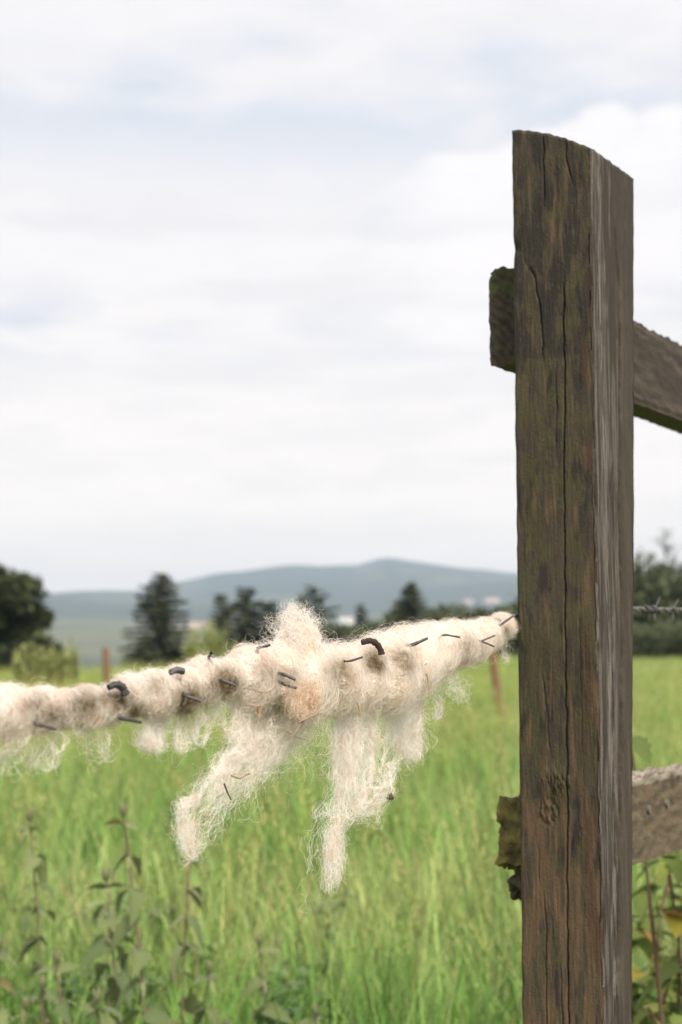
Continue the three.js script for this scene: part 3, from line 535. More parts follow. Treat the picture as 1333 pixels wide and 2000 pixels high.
scrap('bark_lump', 'small grey bark piece on the wool beside the white hanging lock', 'bark piece', tapered([[-0.0055, 0, 0], [-0.001, 0.0014, 0.001], [0.005, 0.0005, 0.001]], 0.0018, 0.002), std({ color: lin(0.10, 0.10, 0.11), roughness: 0.8 }), -0.460, 0.9355, 0.004);
const strawMat = leafy({ color: lin(0.46, 0.36, 0.26), transmission: 0.2 }), tanMat = std({ color: lin(0.36, 0.235, 0.14), roughness: 1 });
const twigMat = std({ color: lin(0.085, 0.058, 0.042) });
scrap('straw_bit', 'thin straw-coloured husk hanging vertically in the broad pale lock', 'straw', tapered([[0, 0.007, 0], [0.001, 0.002, 0.001], [0, -0.005, 0], [-0.002, -0.010, 0]], 0.0010, 0.0003), strawMat, -0.1944, 0.924, 0.0215, 0, 'straw caught in the wool');
scrap('straw_bit', 'tan pointed husk hanging in the wool below the curled bark strip', 'straw', tapered([[0, 0.0045, 0], [0.001, 0, 0.001], [0.0012, -0.005, 0]], 0.0011, 0.0003), strawMat, -0.287, 0.908, 0.0205, 0, 'straw caught in the wool');
scrap('straw_bit', 'reddish husk lying along the lock blown to the left', 'straw', tapered([[-0.010, 0.001, 0], [-0.003, -0.001, 0.001], [0.004, 0.0005, 0], [0.008, 0.001, 0]], 0.0006, 0.0010), strawMat, -0.4010, 0.871, 0.0075, 0, 'straw caught in the wool');
scrap('straw_bit', 'tan stalk curling across the large wool clump', 'straw', tapered([[-0.014, 0.001, 0], [-0.007, -0.0006, 0.001], [0.001, 0.0, 0.002], [0.006, 0.004, 0.001], [0.006, 0.010, 0]], 0.0004, 0.0006), strawMat, -0.3937, 0.9235, 0.0215, 0, 'straw caught in the wool');
scrap('straw_bit', 'pale tan fibre lying on the upper part of the lock blown to the left', 'straw', tapered([[-0.012, 0.004, 0], [-0.002, 0, 0.001], [0.012, -0.003, 0]], 0.0004, 0.0003), strawMat, -0.35, 0.8925, 0.0145, 0, 'straw caught in the wool');
{
  const F = new Fibres(777), tan = (p) => mix3([0.84, 0.71, 0.59], [0.72, 0.55, 0.41], ss(-0.4, 0.5, noise3(p[0] * 130, p[1] * 130, 3))), R = F.R;
  for (let k = 0; k < 520; k++) {
    let a = R() * 6.283, q = Math.sqrt(R()) * (1 + 0.35 * noise3(Math.cos(a) * 1.2, Math.sin(a) * 1.2, 5)), x = Math.cos(a) * q * 0.017, y = Math.sin(a) * q * 0.0105, z = 0.0018 * (1 - q * q) + (R() - 0.5) * 0.002, dx = R() - 0.5, dy = R() - 0.5, sd = R() * 100; const pts = [];
    for (let j = 0; j < 12; j++) { pts.push([x, y, z]); dx += 0.5 * noise3(sd, j * 0.5, 1) - x * 12; dy += 0.5 * noise3(sd, j * 0.5, 4) - y * 22; const l = Math.hypot(dx, dy) || 1; dx /= l; dy /= l; x += dx * 0.0014; y += dy * 0.0014; z += 0.0003 * noise3(sd, j * 0.7, 8); }
    F.add(pts, 0.00022, tan);
  }
  scrap('matted_dag', 'tan felted patch on the front of the large wool clump', 'wool lump', F.geo(), woolMat, -0.3545, 0.9165, 0.0235);
}
scrap('twig_bit', 'tiny dark twig standing in the lock blown to the left', 'twig', tapered([[-0.003, 0.006, 0], [0, 0.001, 0], [0.004, -0.004, 0]], 0.0006, 0.0004), twigMat, -0.4122, 0.8610, 0.0055, 0, 'twigs caught in the wool');
scrap('twig_bit', 'brown curled stalk below the tan felted patch', 'twig', tapered([[0.014, 0.005, 0], [0.009, -0.001, 0.001], [0, -0.003, 0.001], [-0.010, -0.006, 0]], 0.0007, 0.0005), std({ color: lin(0.29, 0.21, 0.145) }), -0.356, 0.9085, 0.0262, 0, 'twigs caught in the wool');
scrap('twig_bit', 'thin brown stalk pointing down under the tan felted patch', 'twig', tapered([[0.009, 0.005, 0], [0.001, 0, 0.001], [-0.008, -0.008, 0]], 0.0006, 0.0003), std({ color: lin(0.29, 0.21, 0.145) }), -0.363, 0.9015, 0.0245, 0, 'twigs caught in the wool');
scrap('seed_burr', 'small dark seed stuck at the right edge of the lowest lock', 'seed', (() => { const g = new THREE.SphereGeometry(0.0024, 14, 10), p = g.attributes.position; for (let i = 0; i < p.count; i++) { const k = 1 + 0.4 * noise3(p.getX(i) * 900, p.getY(i) * 900, p.getZ(i) * 900); p.setXYZ(i, p.getX(i) * k, p.getY(i) * k * 1.25, p.getZ(i) * k); } g.computeVertexNormals(); return g; })(), twigMat, -0.2113, 0.8411, 0.000);
scrap('seed_burr', 'small tan seed at the lower edge of the large wool clump', 'seed', tapered([[0, 0.003, 0], [0.001, 0, 0], [0.0005, -0.003, 0]], 0.0014, 0.0012), tanMat, -0.3955, 0.9105, 0.0165);

// ---------- meadow grass ----------
function bladeInto(s, x, z, h, w, lean, dir, c0, c1, segs = 4) {
  const ca = Math.cos(dir), sa = Math.sin(dir); let pa, pb;
  for (let k = 0; k <= segs; k++) {
    const q = k / segs, y = h * (q - 0.22 * lean * q * q), o = lean * h * q * q * 0.75, ww = w * 0.5 * (1 - q ** 1.8) + 0.0002, c = mix3(c0, c1, q);
    const X = x + ca * o, Z = z + sa * o, sy = 1 - 0.44 * lean * q, so = lean * q * 1.5, sl = Math.hypot(sy, so), nx = ca * sy / sl, ny = -so / sl, nz = sa * sy / sl, a = s.v(X - sa * ww, y, Z + ca * ww, nx, ny, nz, c), b = s.v(X + sa * ww, y, Z - ca * ww, nx, ny, nz, c);
    if (k) { s.f(pa, pb, a); s.f(pb, b, a); } pa = a; pb = b;
  }
}
function clump(seed, blades, rad, h, w, o = {}) {
  const R = mulberry(seed), s = new Soup();
  for (let k = 0; k < blades; k++) {
    const a = R() * 6.283, q = Math.sqrt(R()) * rad, tone = 0.55 + R() * 0.85, dry = R() < (o.dry ?? 0.1);
    const c1 = dry ? [1.3 * tone, 1.04 * tone, 1.15 * tone] : [0.92 * tone, 0.96 * tone, 0.85 * tone], c0 = c1;
    bladeInto(s, Math.cos(a) * q, Math.sin(a) * q, h * (0.4 + 0.7 * R()), w * (0.7 + 0.6 * R()), 0.25 + R() * 1.0, R() * 6.283, c0, c1);
  }
  for (let k = 0; k < (o.heads ?? 0); k++) {                        // flowering stalks
    const a = R() * 6.283, q = R() * rad, x = Math.cos(a) * q, z = Math.sin(a) * q, hh = h * (1.15 + 0.4 * R()), dir = R() * 6.283, lean = 0.15 + 0.4 * R(), col = [1.25, 0.98, 0.85];
    bladeInto(s, x, z, hh, w * 0.35, lean, dir, [0.8, 0.85, 0.5], col, 5);
    for (let j = 0; j < 14; j++) { const e = 0.78 + 0.22 * j / 14, y = hh * (e - 0.22 * lean * e * e), of = lean * hh * e * e * 0.75; const bx = x + Math.cos(dir) * of, bz = z + Math.sin(dir) * of, d2 = R() * 6.28, l = 0.012; const cd = Math.cos(d2), sd = Math.sin(d2), p0 = s.v(bx - sd * 0.002, y, bz + cd * 0.002, -cd * 0.7, 0.7, -sd * 0.7, col), p1 = s.v(bx + sd * 0.002, y, bz - cd * 0.002, -cd * 0.7, 0.7, -sd * 0.7, col), p2 = s.v(bx + cd * l, y + l, bz + sd * l, -cd * 0.7, 0.7, -sd * 0.7, col); s.f(p0, p2, p1); }
  }
  return s.geo();
}
const grassMat = leafy({ vertexColors: true, roughness: 0.7, transmission: 0.4 });
function strew(name, label, geo, count, seed, place) {
  const R = mulberry(seed), m = new THREE.InstancedMesh(geo, grassMat, count), M = new THREE.Matrix4(), Q = new THREE.Quaternion(), S = V3(), c = new THREE.Color(); let n = 0, guard = 0;
  while (n < count && guard++ < count * 6) {
    const q = place(R); if (!q) continue; const [x, z, k] = q;
    Q.setFromAxisAngle(V3(0, 1, 0), R() * 6.283); const hk = k * (0.75 + 0.5 * R()); S.set(k, hk, k);
    M.compose(V3(x, ground(x, z) - 0.01, z), Q, S); m.setMatrixAt(n, M);
    const t = fbm(x * 0.3, 1, z * 0.3, 3) + 0.45 * (R() - 0.5) * 2;
    if (name === 'dry_grass_stalks') { c.setRGB(0.34 + 0.08 * R(), 0.38 + 0.05 * R(), 0.22); m.setColorAt(n++, c); continue; }
    const col = mix3([0.20, 0.39, 0.09], [0.475, 0.545, 0.25], clamp(0.45 + 0.75 * t, 0, 1)), v = 0.82 + 0.36 * R();
    c.setRGB(col[0] * v, col[1] * v, col[2] * v); m.setColorAt(n, c); n++;
  }
  m.count = n; m.name = name; m.castShadow = m.receiveShadow = true; tag(m, label, 'grass', null, 'stuff'); scene.add(m); return m;
}
const wedge = (r0, r1, half, k) => (R) => { const r = Math.sqrt(lerp(r0 * r0, r1 * r1, R())), a = (R() * 2 - 1) * half * DEG, x = Math.sin(a) * r, z = -Math.cos(a) * r; const dx = x - FP.x, dz = z - FP.z, lx = dx * ux - dz * uz, lz = dx * uz + dz * ux; if (lz > -0.1 && lz < 0.16 && r < 2.2) return null; return [x, z, k * (0.8 + 0.4 * R())]; };
const inField = (r0, r1, half, k) => { const w = wedge(r0, r1, half, k); return (R) => { const q = w(R); if (!q) return null; const deg = Math.atan2(q[0], -q[1]) / DEG; return Math.hypot(q[0], q[1]) < lerp(34, 118, ss(-13, 12, deg)) + 26 ? q : null; }; };
strew('meadow_grass', 'lush green meadow grass in the foreground of the field', clump(1, 26, 0.09, 0.36, 0.0062, { dry: 0.08 }), 3600, 21, wedge(1.6, 9, 34, 1));
strew('meadow_grass_001', 'flowering meadow grass with pale seed heads in the foreground', clump(2, 16, 0.10, 0.40, 0.005, { dry: 0.25, heads: 3 }), 900, 22, wedge(2.6, 12, 34, 1));
strew('arching_grass', 'long pale arching grass blades in the foreground', clump(12, 5, 0.10, 0.50, 0.0085, { dry: 0.15 }), 520, 29, wedge(2.2, 7, 32, 1));
strew('dry_grass_stalks', 'pale dry grass stalks with seed heads leaning in the meadow', clump(9, 2, 0.12, 0.42, 0.0045, { dry: 1, heads: 4 }), 650, 27, wedge(2.4, 14, 30, 1));
strew('meadow_grass_002', 'green meadow grass in the middle of the field', clump(3, 30, 0.16, 0.34, 0.009, { dry: 0.14, heads: 3 }), 13000, 23, inField(8, 34, 28, 1));
strew('meadow_grass_003', 'pale green grass at the far end of the field', clump(4, 34, 0.45, 0.36, 0.024, { dry: 0.2, heads: 6 }), 9000, 24, inField(32, 145, 24, 1));

// ---------- nettles ----------
function leafGeo(len, wid, o = {}) {                 // leaf along +x from the stalk, folded on its midrib, drooping
  const s = new Soup(), n = o.rows ?? 9; let prev = null; const base = o.c0 ?? [1, 1, 1], tip = o.c1 ?? base;
  for (let k = 0; k <= n; k++) {
    const q = k / n, x = len * (q - (o.droop ?? 0.4) * 0.12 * q * q), y = -len * (o.droop ?? 0.4) * q * q, w = wid * 0.5 * Math.pow(Math.sin(Math.PI * Math.pow(Math.min(q * 0.98 + 0.02, 1), 0.62)), 0.85) * (1 + (o.saw ?? 0.12) * (k % 2 ? 1 : -1)), f = w * (o.fold ?? 0.35), c = mix3(base, tip, q);
    const cm = [c[0] * 1.12, c[1] * 1.1, c[2] * 1.1], row = [s.v(x, y + f, -w, 0, 1, 0, c), s.v(x, y, 0, 0, 1, 0, cm), s.v(x, y + f, w, 0, 1, 0, c)];
    if (prev) for (let j = 0; j < 2; j++) { s.f(prev[j], prev[j + 1], row[j]); s.f(prev[j + 1], row[j + 1], row[j]); }
    prev = row;
  }
  return s.geo(true);
}
const nettleLeafMats = [[0.155, 0.205, 0.085], [0.13, 0.18, 0.078], [0.19, 0.235, 0.10]].map((c) => leafy({ color: lin(...c), vertexColors: true, transmission: 0.3 }));
const nettleTired = leafy({ color: lin(0.24, 0.21, 0.09), vertexColors: true }), nettleStemMat = std({ color: lin(0.19, 0.145, 0.105) });
const nettleLeaf = [leafGeo(0.060, 0.034, { droop: 0.7 }), leafGeo(0.056, 0.032, { droop: 1.0 }), leafGeo(0.050, 0.025, { droop: 0.45 })], nettleTip = leafGeo(0.022, 0.011, { droop: -0.4 }), nettleFlower = leafGeo(0.03, 0.006, { droop: 0.9, saw: 0.4 });
const paleTip = leafy({ color: lin(0.26, 0.28, 0.15), vertexColors: true });
function nettle(x, z, h, lean, dir, seed, label, size = 1) {
  const R = mulberry(seed), t = thing('nettle', label, 'nettle', [x, ground(x, z), z], 0, 'nettles growing by the fence');
  const cx = Math.cos(dir) * lean * h, cz = Math.sin(dir) * lean * h, pos = (q) => V3(cx * q * q, h * q, cz * q * q);
  const pts = []; for (let k = 0; k <= 8; k++) pts.push(pos(k / 8));
  part('stem', tapered(pts.map((p) => p.toArray()), 0.0030 * size, 0.0016 * size), nettleStemMat, t);
  const pairs = Math.round(h / 0.06);
  for (let k = 1; k <= pairs; k++) {
    const q = 0.22 + 0.76 * k / pairs, p = pos(q), a0 = k * Math.PI / 2 + seed * 0.7;
    for (const sgn of [0, Math.PI]) {
      if (R() < 0.12) continue;
      const tired = R() < 0.02, top = q > 0.93, m = part('leaf', top ? nettleLeaf[2] : nettleLeaf[Math.floor(R() * 2)], tired ? nettleTired : nettleLeafMats[Math.floor(R() * 3)], t);
      m.position.copy(p); m.rotation.set((R() - 0.5) * 1.5, a0 + sgn + (R() - 0.5) * 0.9, top ? 0.35 : 0.3 - R() * 0.7, 'YZX'); m.scale.setScalar(size * lerp(1.05, 0.8, q) * (0.8 + 0.4 * R()));
    }
    if (q > 0.6) for (let j = 0; j < 2; j++) { const m = part('flower_spike', nettleFlower, paleTip, t); m.position.copy(p); m.rotation.set(0, a0 + 0.8 + j * 3.1 + R(), 0.3, 'YZX'); m.scale.setScalar(size * (0.7 + 0.5 * R())); }
  }
  for (let j = 0; j < 5; j++) { const m = part('shoot_tip', nettleTip, paleTip, t); m.position.copy(pos(1)); m.rotation.set(0, j * 1.3 + seed, 0.9, 'YZX'); m.scale.setScalar(size); }
}
// placed on the far side of the fence: x, z, height, lean
const NET = [
  [-0.285, -2.25, 0.685, 0.085, 3.4, 1, 'tallest nettle, its top just left of the wool lock blown to the left'],
  [-0.49, -2.45, 0.655, 0.06, 3.3, 2, 'tall nettle at far left with drooping dark leaves'],
  [-0.355, -2.42, 0.56, 0.07, 3.3, 3, 'short nettle between the tallest nettle and the one at far left'],
  [-0.272, -2.45, 0.60, 0.03, 0.2, 4, 'nettle standing below the tip of the wool lock blown to the left'],
  [-0.39, -2.2, 0.475, 0.08, 3.0, 5, 'low nettle in the lower left with bent stem'],
  [-0.115, -2.5, 0.44, 0.06, 2.8, 6, 'low nettle right of the group, below the two long wool locks'],
  [-0.56, -2.35, 0.47, 0.06, 1.0, 7, 'low nettle at the lower left picture edge'],
  [-0.225, -2.35, 0.42, 0.08, 5.0, 8, 'small nettle at the foot of the tallest nettle, to its right'],
  [-0.45, -2.3, 0.42, 0.08, 2.0, 9, 'small nettle left of the low bent nettle'],
  [-0.335, -2.12, 0.44, 0.06, 2.2, 10, 'leafy nettle in front of the tallest nettle, at its left'],
  [-0.255, -2.1, 0.40, 0.06, 0.9, 11, 'leafy nettle in front of the tallest nettle, at its right'],
  [-0.41, -2.6, 0.53, 0.05, 4.2, 12, 'slender nettle behind the low bent nettle'],
  [-0.17, -2.25, 0.37, 0.08, 1.7, 13, 'low leafy nettle below the lowest wool lock, at the bottom edge'],
  [-0.50, -2.2, 0.40, 0.08, 5.4, 14, 'low leafy nettle in the bottom left corner'],
  [-0.06, -2.35, 0.36, 0.06, 0.5, 15, 'low nettle farthest right of the nettles'],
];
for (const a of NET) nettle(...a);

// leafy ground weeds between the grass
{
  const R = mulberry(404), s = new Soup();
  for (let k = 0; k < 11; k++) {                      // rosette of upright toothed leaves
    const a = R() * 6.283, b = 0.25 + R() * 0.9, l = 0.035 + 0.03 * R(), y0 = 0.05 + R() * 0.2, x0 = (R() - 0.5) * 0.06, z0 = (R() - 0.5) * 0.06, g = leafGeo(l, l * 0.5, { droop: 0.3 + R() * 0.5, rows: 6 }).rotateZ(b).rotateY(a).translate(x0, y0, z0), p = g.attributes.position, n = g.attributes.normal, base = s.p.length / 3, t = 0.7 + 0.6 * R();
    for (let i = 0; i < p.count; i++) s.v(p.getX(i), p.getY(i), p.getZ(i), n.getX(i), n.getY(i), n.getZ(i), [0.42 * t, 0.45 * t, 0.5 * t]);
    for (const i of g.index.array) s.i.push(base + i);
  }
  strew('leafy_weeds', 'low dark leafy weeds growing among the foreground grass', s.geo(), 130, 31, (q) => { const r = 1.9 + 2.2 * q() ** 1.5, a = lerp(-20, 18, q()) * DEG, x = Math.sin(a) * r, z = -Math.cos(a) * r; if (noise3(x * 1.6, 3, z * 1.6) + (x < 0 ? 0.25 : -0.1) < 0) return null; const dx = x - FP.x, dz = z - FP.z, lz = dx * uz + dz * ux; return lz > -0.1 && lz < 0.16 ? null : [x, z, 0.8 + 0.5 * q()]; });
}

// ---------- bramble and weeds behind the post at the right ----------
const weedLeaf = [leafGeo(0.05, 0.034, { droop: 0.35 }), leafGeo(0.062, 0.036, { droop: 0.6, saw: 0.16 })];
const weedMats = [[0.17, 0.23, 0.06], [0.24, 0.29, 0.07], [0.12, 0.17, 0.05], [0.44, 0.38, 0.06], [0.42, 0.25, 0.09]].map((c) => leafy({ color: lin(...c), vertexColors: true })), caneMat = std({ color: lin(0.16, 0.085, 0.06) });
function bramble(x, z, pts, seed, label, n = 26, yellow = 0.18) {
  const R = mulberry(seed), t = thing('bramble', label, 'bramble', [x, ground(x, z), z], 0, 'brambles behind the fence');
  const c = new THREE.CatmullRomCurve3(pts.map((p) => V3(...p)));
  part('cane', tapered(pts, 0.0036, 0.002), caneMat, t);
  for (let k = 0; k < n; k++) {
    const q = 0.12 + 0.88 * k / n, p = c.getPointAt(q), a = R() * 6.283;
    for (let j = -1; j <= 1; j++) { if (R() < 0.2) continue; const m = part('leaf', weedLeaf[Math.floor(R() * 2)], weedMats[R() < yellow ? 3 + Math.floor(R() * 2) : Math.floor(R() * 3)], t); m.position.copy(p).add(V3(Math.cos(a) * 0.02, 0.004, -Math.sin(a) * 0.02)); m.rotation.set((R() - 0.5) * 0.8, a + j * 0.9, (R() - 0.5) * 0.9, 'YZX'); m.scale.setScalar(0.6 + 0.6 * R()); }
  }
}
bramble(0.42, -1.98, [[0, 0, 0], [0.02, 0.3, 0], [0.0, 0.62, 0], [-0.02, 0.79, 0.01], [-0.035, 0.90, 0.02]], 61, 'tall brown bramble cane rising beside the right edge of the post', 10, 0.4);
bramble(0.50, -2.15, [[0, 0, 0], [-0.03, 0.25, 0], [0, 0.48, 0], [-0.02, 0.66, 0]], 62, 'leafy bramble with yellow leaves under the lower rail', 26, 0.22);
bramble(0.44, -2.05, [[0, 0, 0], [0.04, 0.18, 0.02], [0.03, 0.36, 0.05], [-0.02, 0.46, 0.05]], 63, 'low leafy bramble at the foot of the post on the right', 26, 0.15);
bramble(0.56, -2.3, [[0, 0, 0], [-0.04, 0.2, 0.02], [-0.1, 0.42, 0.02], [-0.12, 0.54, 0.0]], 64, 'bramble at the lower right picture corner', 26, 0.15);
bramble(0.60, -2.5, [[0, 0, 0], [-0.03, 0.22, 0.02], [-0.06, 0.46, 0.02], [-0.02, 0.60, 0.0]], 66, 'leafy green bramble farthest back at the right picture edge', 30, 0.12);
bramble(0.47, -2.2, [[0, 0, 0], [0.03, 0.2, 0.02], [0.0, 0.36, 0.02], [0.04, 0.5, 0.0]], 67, 'leafy green bramble close behind the post below the lower rail', 30, 0.1);
bramble(0.49, -2.0, [[0, 0, 0], [0.0, 0.14, 0.05], [-0.03, 0.27, 0.08], [-0.06, 0.34, 0.1]], 65, 'lowest bramble in the lower right corner with orange leaves', 22, 0.3);

// ---------- stakes of the next fence ----------
const stakeMat = std({ color: lin(0.20, 0.115, 0.065), bumpMap: grainBump, bumpScale: 0.003 });
function stake(x, z, h, tilt, label) {
  const g = new THREE.CylinderGeometry(0.045, 0.052, h + 0.3, 14, 8), p = g.attributes.position; for (let i = 0; i < p.count; i++) { const k = 1 + 0.08 * noise3(p.getX(i) * 20, p.getY(i) * 3, p.getZ(i) * 20 + x); p.setX(i, p.getX(i) * k); p.setZ(i, p.getZ(i) * k); } g.translate(0, (h - 0.3) / 2, 0); g.computeVertexNormals();
  const m = new THREE.Mesh(g, stakeMat); m.name = numbered('fence_stake'); m.position.set(x, ground(x, z), z); m.rotation.z = tilt; m.castShadow = m.receiveShadow = true; tag(m, label, 'stake', 'wooden stakes out in the field'); scene.add(m);
}
stake(-3.24, -20, 0.93, 0.06, 'brown wooden stake in front of the valley, behind the blurred wool at left');
stake(1.86, -16.6, 1.12, 0.11, 'leaning brown wooden stake under the wool beside the post');

// ---------- trees ----------
const barkFar = std({ color: lin(0.075, 0.06, 0.05) });
const needleMat = leafy({ vertexColors: true, transmission: 0.15 }), crownMat = leafy({ vertexColors: true, transmission: 0.3 });
function tri(s, R, x, y, z, size, c, flat = 0.6) {
  const a = R() * 6.283, t = (R() - 0.5) * 2 * flat, ca = Math.cos(a), sa = Math.sin(a), k = size * (0.6 + 0.8 * R());
  const ax = ca * k, az = sa * k, ay = t * k, bx = -sa * k * 0.55, bz = ca * k * 0.55, by = (R() - 0.5) * k * 0.8, nx = ay * bz - az * by, ny = az * bx - ax * bz, nz = ax * by - ay * bx, nl = Math.hypot(nx, ny, nz) || 1;
  const p = [s.v(x - ax, y - ay, z - az, nx / nl, ny / nl, nz / nl, c), s.v(x + bx, y + by, z + bz, nx / nl, ny / nl, nz / nl, c), s.v(x + ax, y + ay, z + az, nx / nl, ny / nl, nz / nl, c), s.v(x - bx, y - by, z - bz, nx / nl, ny / nl, nz / nl, c)];
  s.f(p[0], p[2], p[1]); s.f(p[0], p[3], p[2]);
}
function conifer(x, z, topY, width, label, o = {}) {
  const R = mulberry(Math.round(x * 97 + z * 13 + 7000)), gy = ground(x, z), h = topY - gy, t = thing('conifer_tree', label, 'conifer', [x, gy, z], 0, 'conifers beyond the field');
  part('trunk', tapered([[0, -0.3, 0], [0.05, h * 0.5, 0], [0, h * 0.98, 0]], width * 0.045 + 0.05, 0.02), barkFar, t);
  const s = new Soup(), levels = Math.round(h / (o.gap ?? 0.34)), dens = o.dens ?? 1;
  for (let k = 0; k < levels; k++) {
    const q = k / levels, y = h * lerp(o.low ?? 0.1, 0.985, q), taper = Math.pow(1 - q, o.pow ?? 0.75), nb = Math.round(lerp(20, 6, q) * dens);
    for (let b = 0; b < nb; b++) {
      const a = R() * 6.283, len = width * 0.58 * taper * (0.5 + 0.55 * R()) * (1 + 0.3 * noise3(Math.cos(a) * 1.3 + x, y * 0.9, Math.sin(a) * 1.3)) + 0.10, rise = lerp(-0.1, 0.6, q) * (o.rise ?? 1), nseg = Math.ceil(len / 0.10 * 2);
      for (let j = 0; j < nseg; j++) { const d = Math.sqrt((j + R()) / nseg), r = len * d, w = 0.2 * (1 - d * 0.5), c = mix3([0.050, 0.068, 0.034], [0.115, 0.132, 0.068], R()); tri(s, R, Math.cos(a) * r + (R() - 0.5) * w * 2.2, y + rise * r - 0.14 * r * d + (R() - 0.5) * w * 1.3, Math.sin(a) * r + (R() - 0.5) * w * 2.2, 0.15 * (o.leaf ?? 1), c); }
    }
  }
  part('crown', s.geo(), needleMat, t);
}
// [metres right per metre of distance, distance, top height above camera per metre of distance]
const far = (kx, d) => [kx * d, -d], px = (x) => (x - 667) / 2790, up = (y, d) => EYE + (1265 - y) / 2790 * d;
{
  const C = (x, y, d, w, label, o) => { const [X, Z] = far(px(x), d); conifer(X, Z, up(y, d), w, label, o); };
  C(312, 1116, 85, 4.7, 'largest dark conifer, left of centre against the hill', { dens: 1.35, pow: 0.62, low: 0.12 });
  C(433, 1156, 95, 1.7, 'narrow conifer in the middle distance, left of a broader one', { pow: 0.5, dens: 1.3 });
  C(482, 1144, 92, 4.2, 'broad conifer in the middle distance between a narrow and a small one', { pow: 0.6, dens: 1.2 });
  C(527, 1172, 92, 2.8, 'small rounded conifer right of the broad middle one', { pow: 0.5 });
  C(612, 1139, 88, 5.4, 'open-branched conifer directly behind the fuzzy wool peak', { dens: 0.7, rise: 1.4, pow: 0.85, gap: 0.42 });
  C(708, 1176, 120, 2.9, 'thin dark conifer right of the wool peak', { dens: 0.9 });
  C(766, 1192, 130, 2.0, 'faint slender conifer left of the pointed one', { dens: 0.7 });
  C(804, 1133, 95, 5.0, 'dense pointed conifer nearest the post', { dens: 1.7, pow: 0.85 });
}
function crownInto(s, R, blobs, leaf, cols, dens) {
  for (const [x, y, z, r] of blobs) { const n = Math.round(dens * r * r); for (let k = 0; k < n; k++) { const u = R() * 2 - 1, a = R() * 6.283, w = Math.sqrt(1 - u * u), q = r * Math.pow(0.35 + 0.65 * R(), 0.6) * (1 + 0.28 * noise3(x + u * 2, y + a, z)); const c = mix3(cols[0], cols[1], R()); tri(s, R, x + w * Math.cos(a) * q, y + u * q * 0.85, z + w * Math.sin(a) * q, leaf, c, 0.9); } }
}
function limb(a, b, r0, r1) { const m = [(a[0] + b[0]) / 2 + 0.06, (a[1] + b[1]) / 2 + 0.1, (a[2] + b[2]) / 2]; return tapered([a, m, b], r0, r1); }
{
  const [x, z] = far(px(-20), 58), gy = ground(x, z), t = thing('broadleaf_tree', 'large dark broadleaf tree at the left picture edge', 'tree', [x, gy, z]), R = mulberry(91), top = up(1106, 58) - gy, blobs = [];
  for (let k = 0; k < 64; k++) { const q = (k + R()) / 64, y = lerp(0.08, 0.93, q) * top, rr = 2.75 * Math.sqrt(Math.max(0.03, 1 - ((q - 0.32) / 0.70) ** 2)), a = R() * 6.283, d = Math.sqrt(R()) * rr * 0.85; blobs.push([Math.cos(a) * d, y, Math.sin(a) * d, 0.5 + 0.45 * R()]); }
  part('trunk', mergeGeometries([limb([0, -0.3, 0], [0.1, top * 0.5, 0], 0.22, 0.13), ...blobs.slice(0, 12).map((b) => limb([0.05, top * 0.3, 0], [b[0] * 0.85, b[1], b[2] * 0.85], 0.08, 0.02))]), barkFar, t);
  const s = new Soup(); crownInto(s, R, blobs, 0.17, [[0.040, 0.060, 0.026], [0.105, 0.135, 0.052]], 620); part('crown', s.geo(), crownMat, t);
}
// hedge and wood along the far side of the field
function bushGeo(seed, cols, spread = 1) { const R = mulberry(seed), s = new Soup(), blobs = []; for (let k = 0; k < 22; k++) { const a = R() * 6.283, d = Math.sqrt(R()) * spread, y = 0.25 + R() * 1.25 * (1 - 0.4 * d); blobs.push([Math.cos(a) * d, y, Math.sin(a) * d, 0.24 + 0.24 * R()]); } crownInto(s, R, blobs, 0.075, cols, 900); return s.geo(); }
const bushVariants = [bushGeo(31, [[0.060, 0.084, 0.038], [0.135, 0.165, 0.075]]), bushGeo(32, [[0.054, 0.074, 0.037], [0.115, 0.14, 0.068]]), bushGeo(33, [[0.08, 0.105, 0.046], [0.155, 0.185, 0.085]])];
const bushTrunk = tapered([[0, -0.2, 0], [0.03, 0.5, 0], [0, 1.1, 0]], 0.06, 0.02);
function bush(x, z, topY, w, v, label, group) {
  const gy = ground(x, z), t = thing('hedge_bush', label, 'bush', [x, gy, z], (x * 7) % 6, group);
  const h = (topY - gy) / 1.22; part('trunk', bushTrunk, barkFar, t).scale.set(w, h, w); part('crown', bushVariants[v % 3], crownMat, t).scale.set(w / 1.2, h, w / 1.2);
}
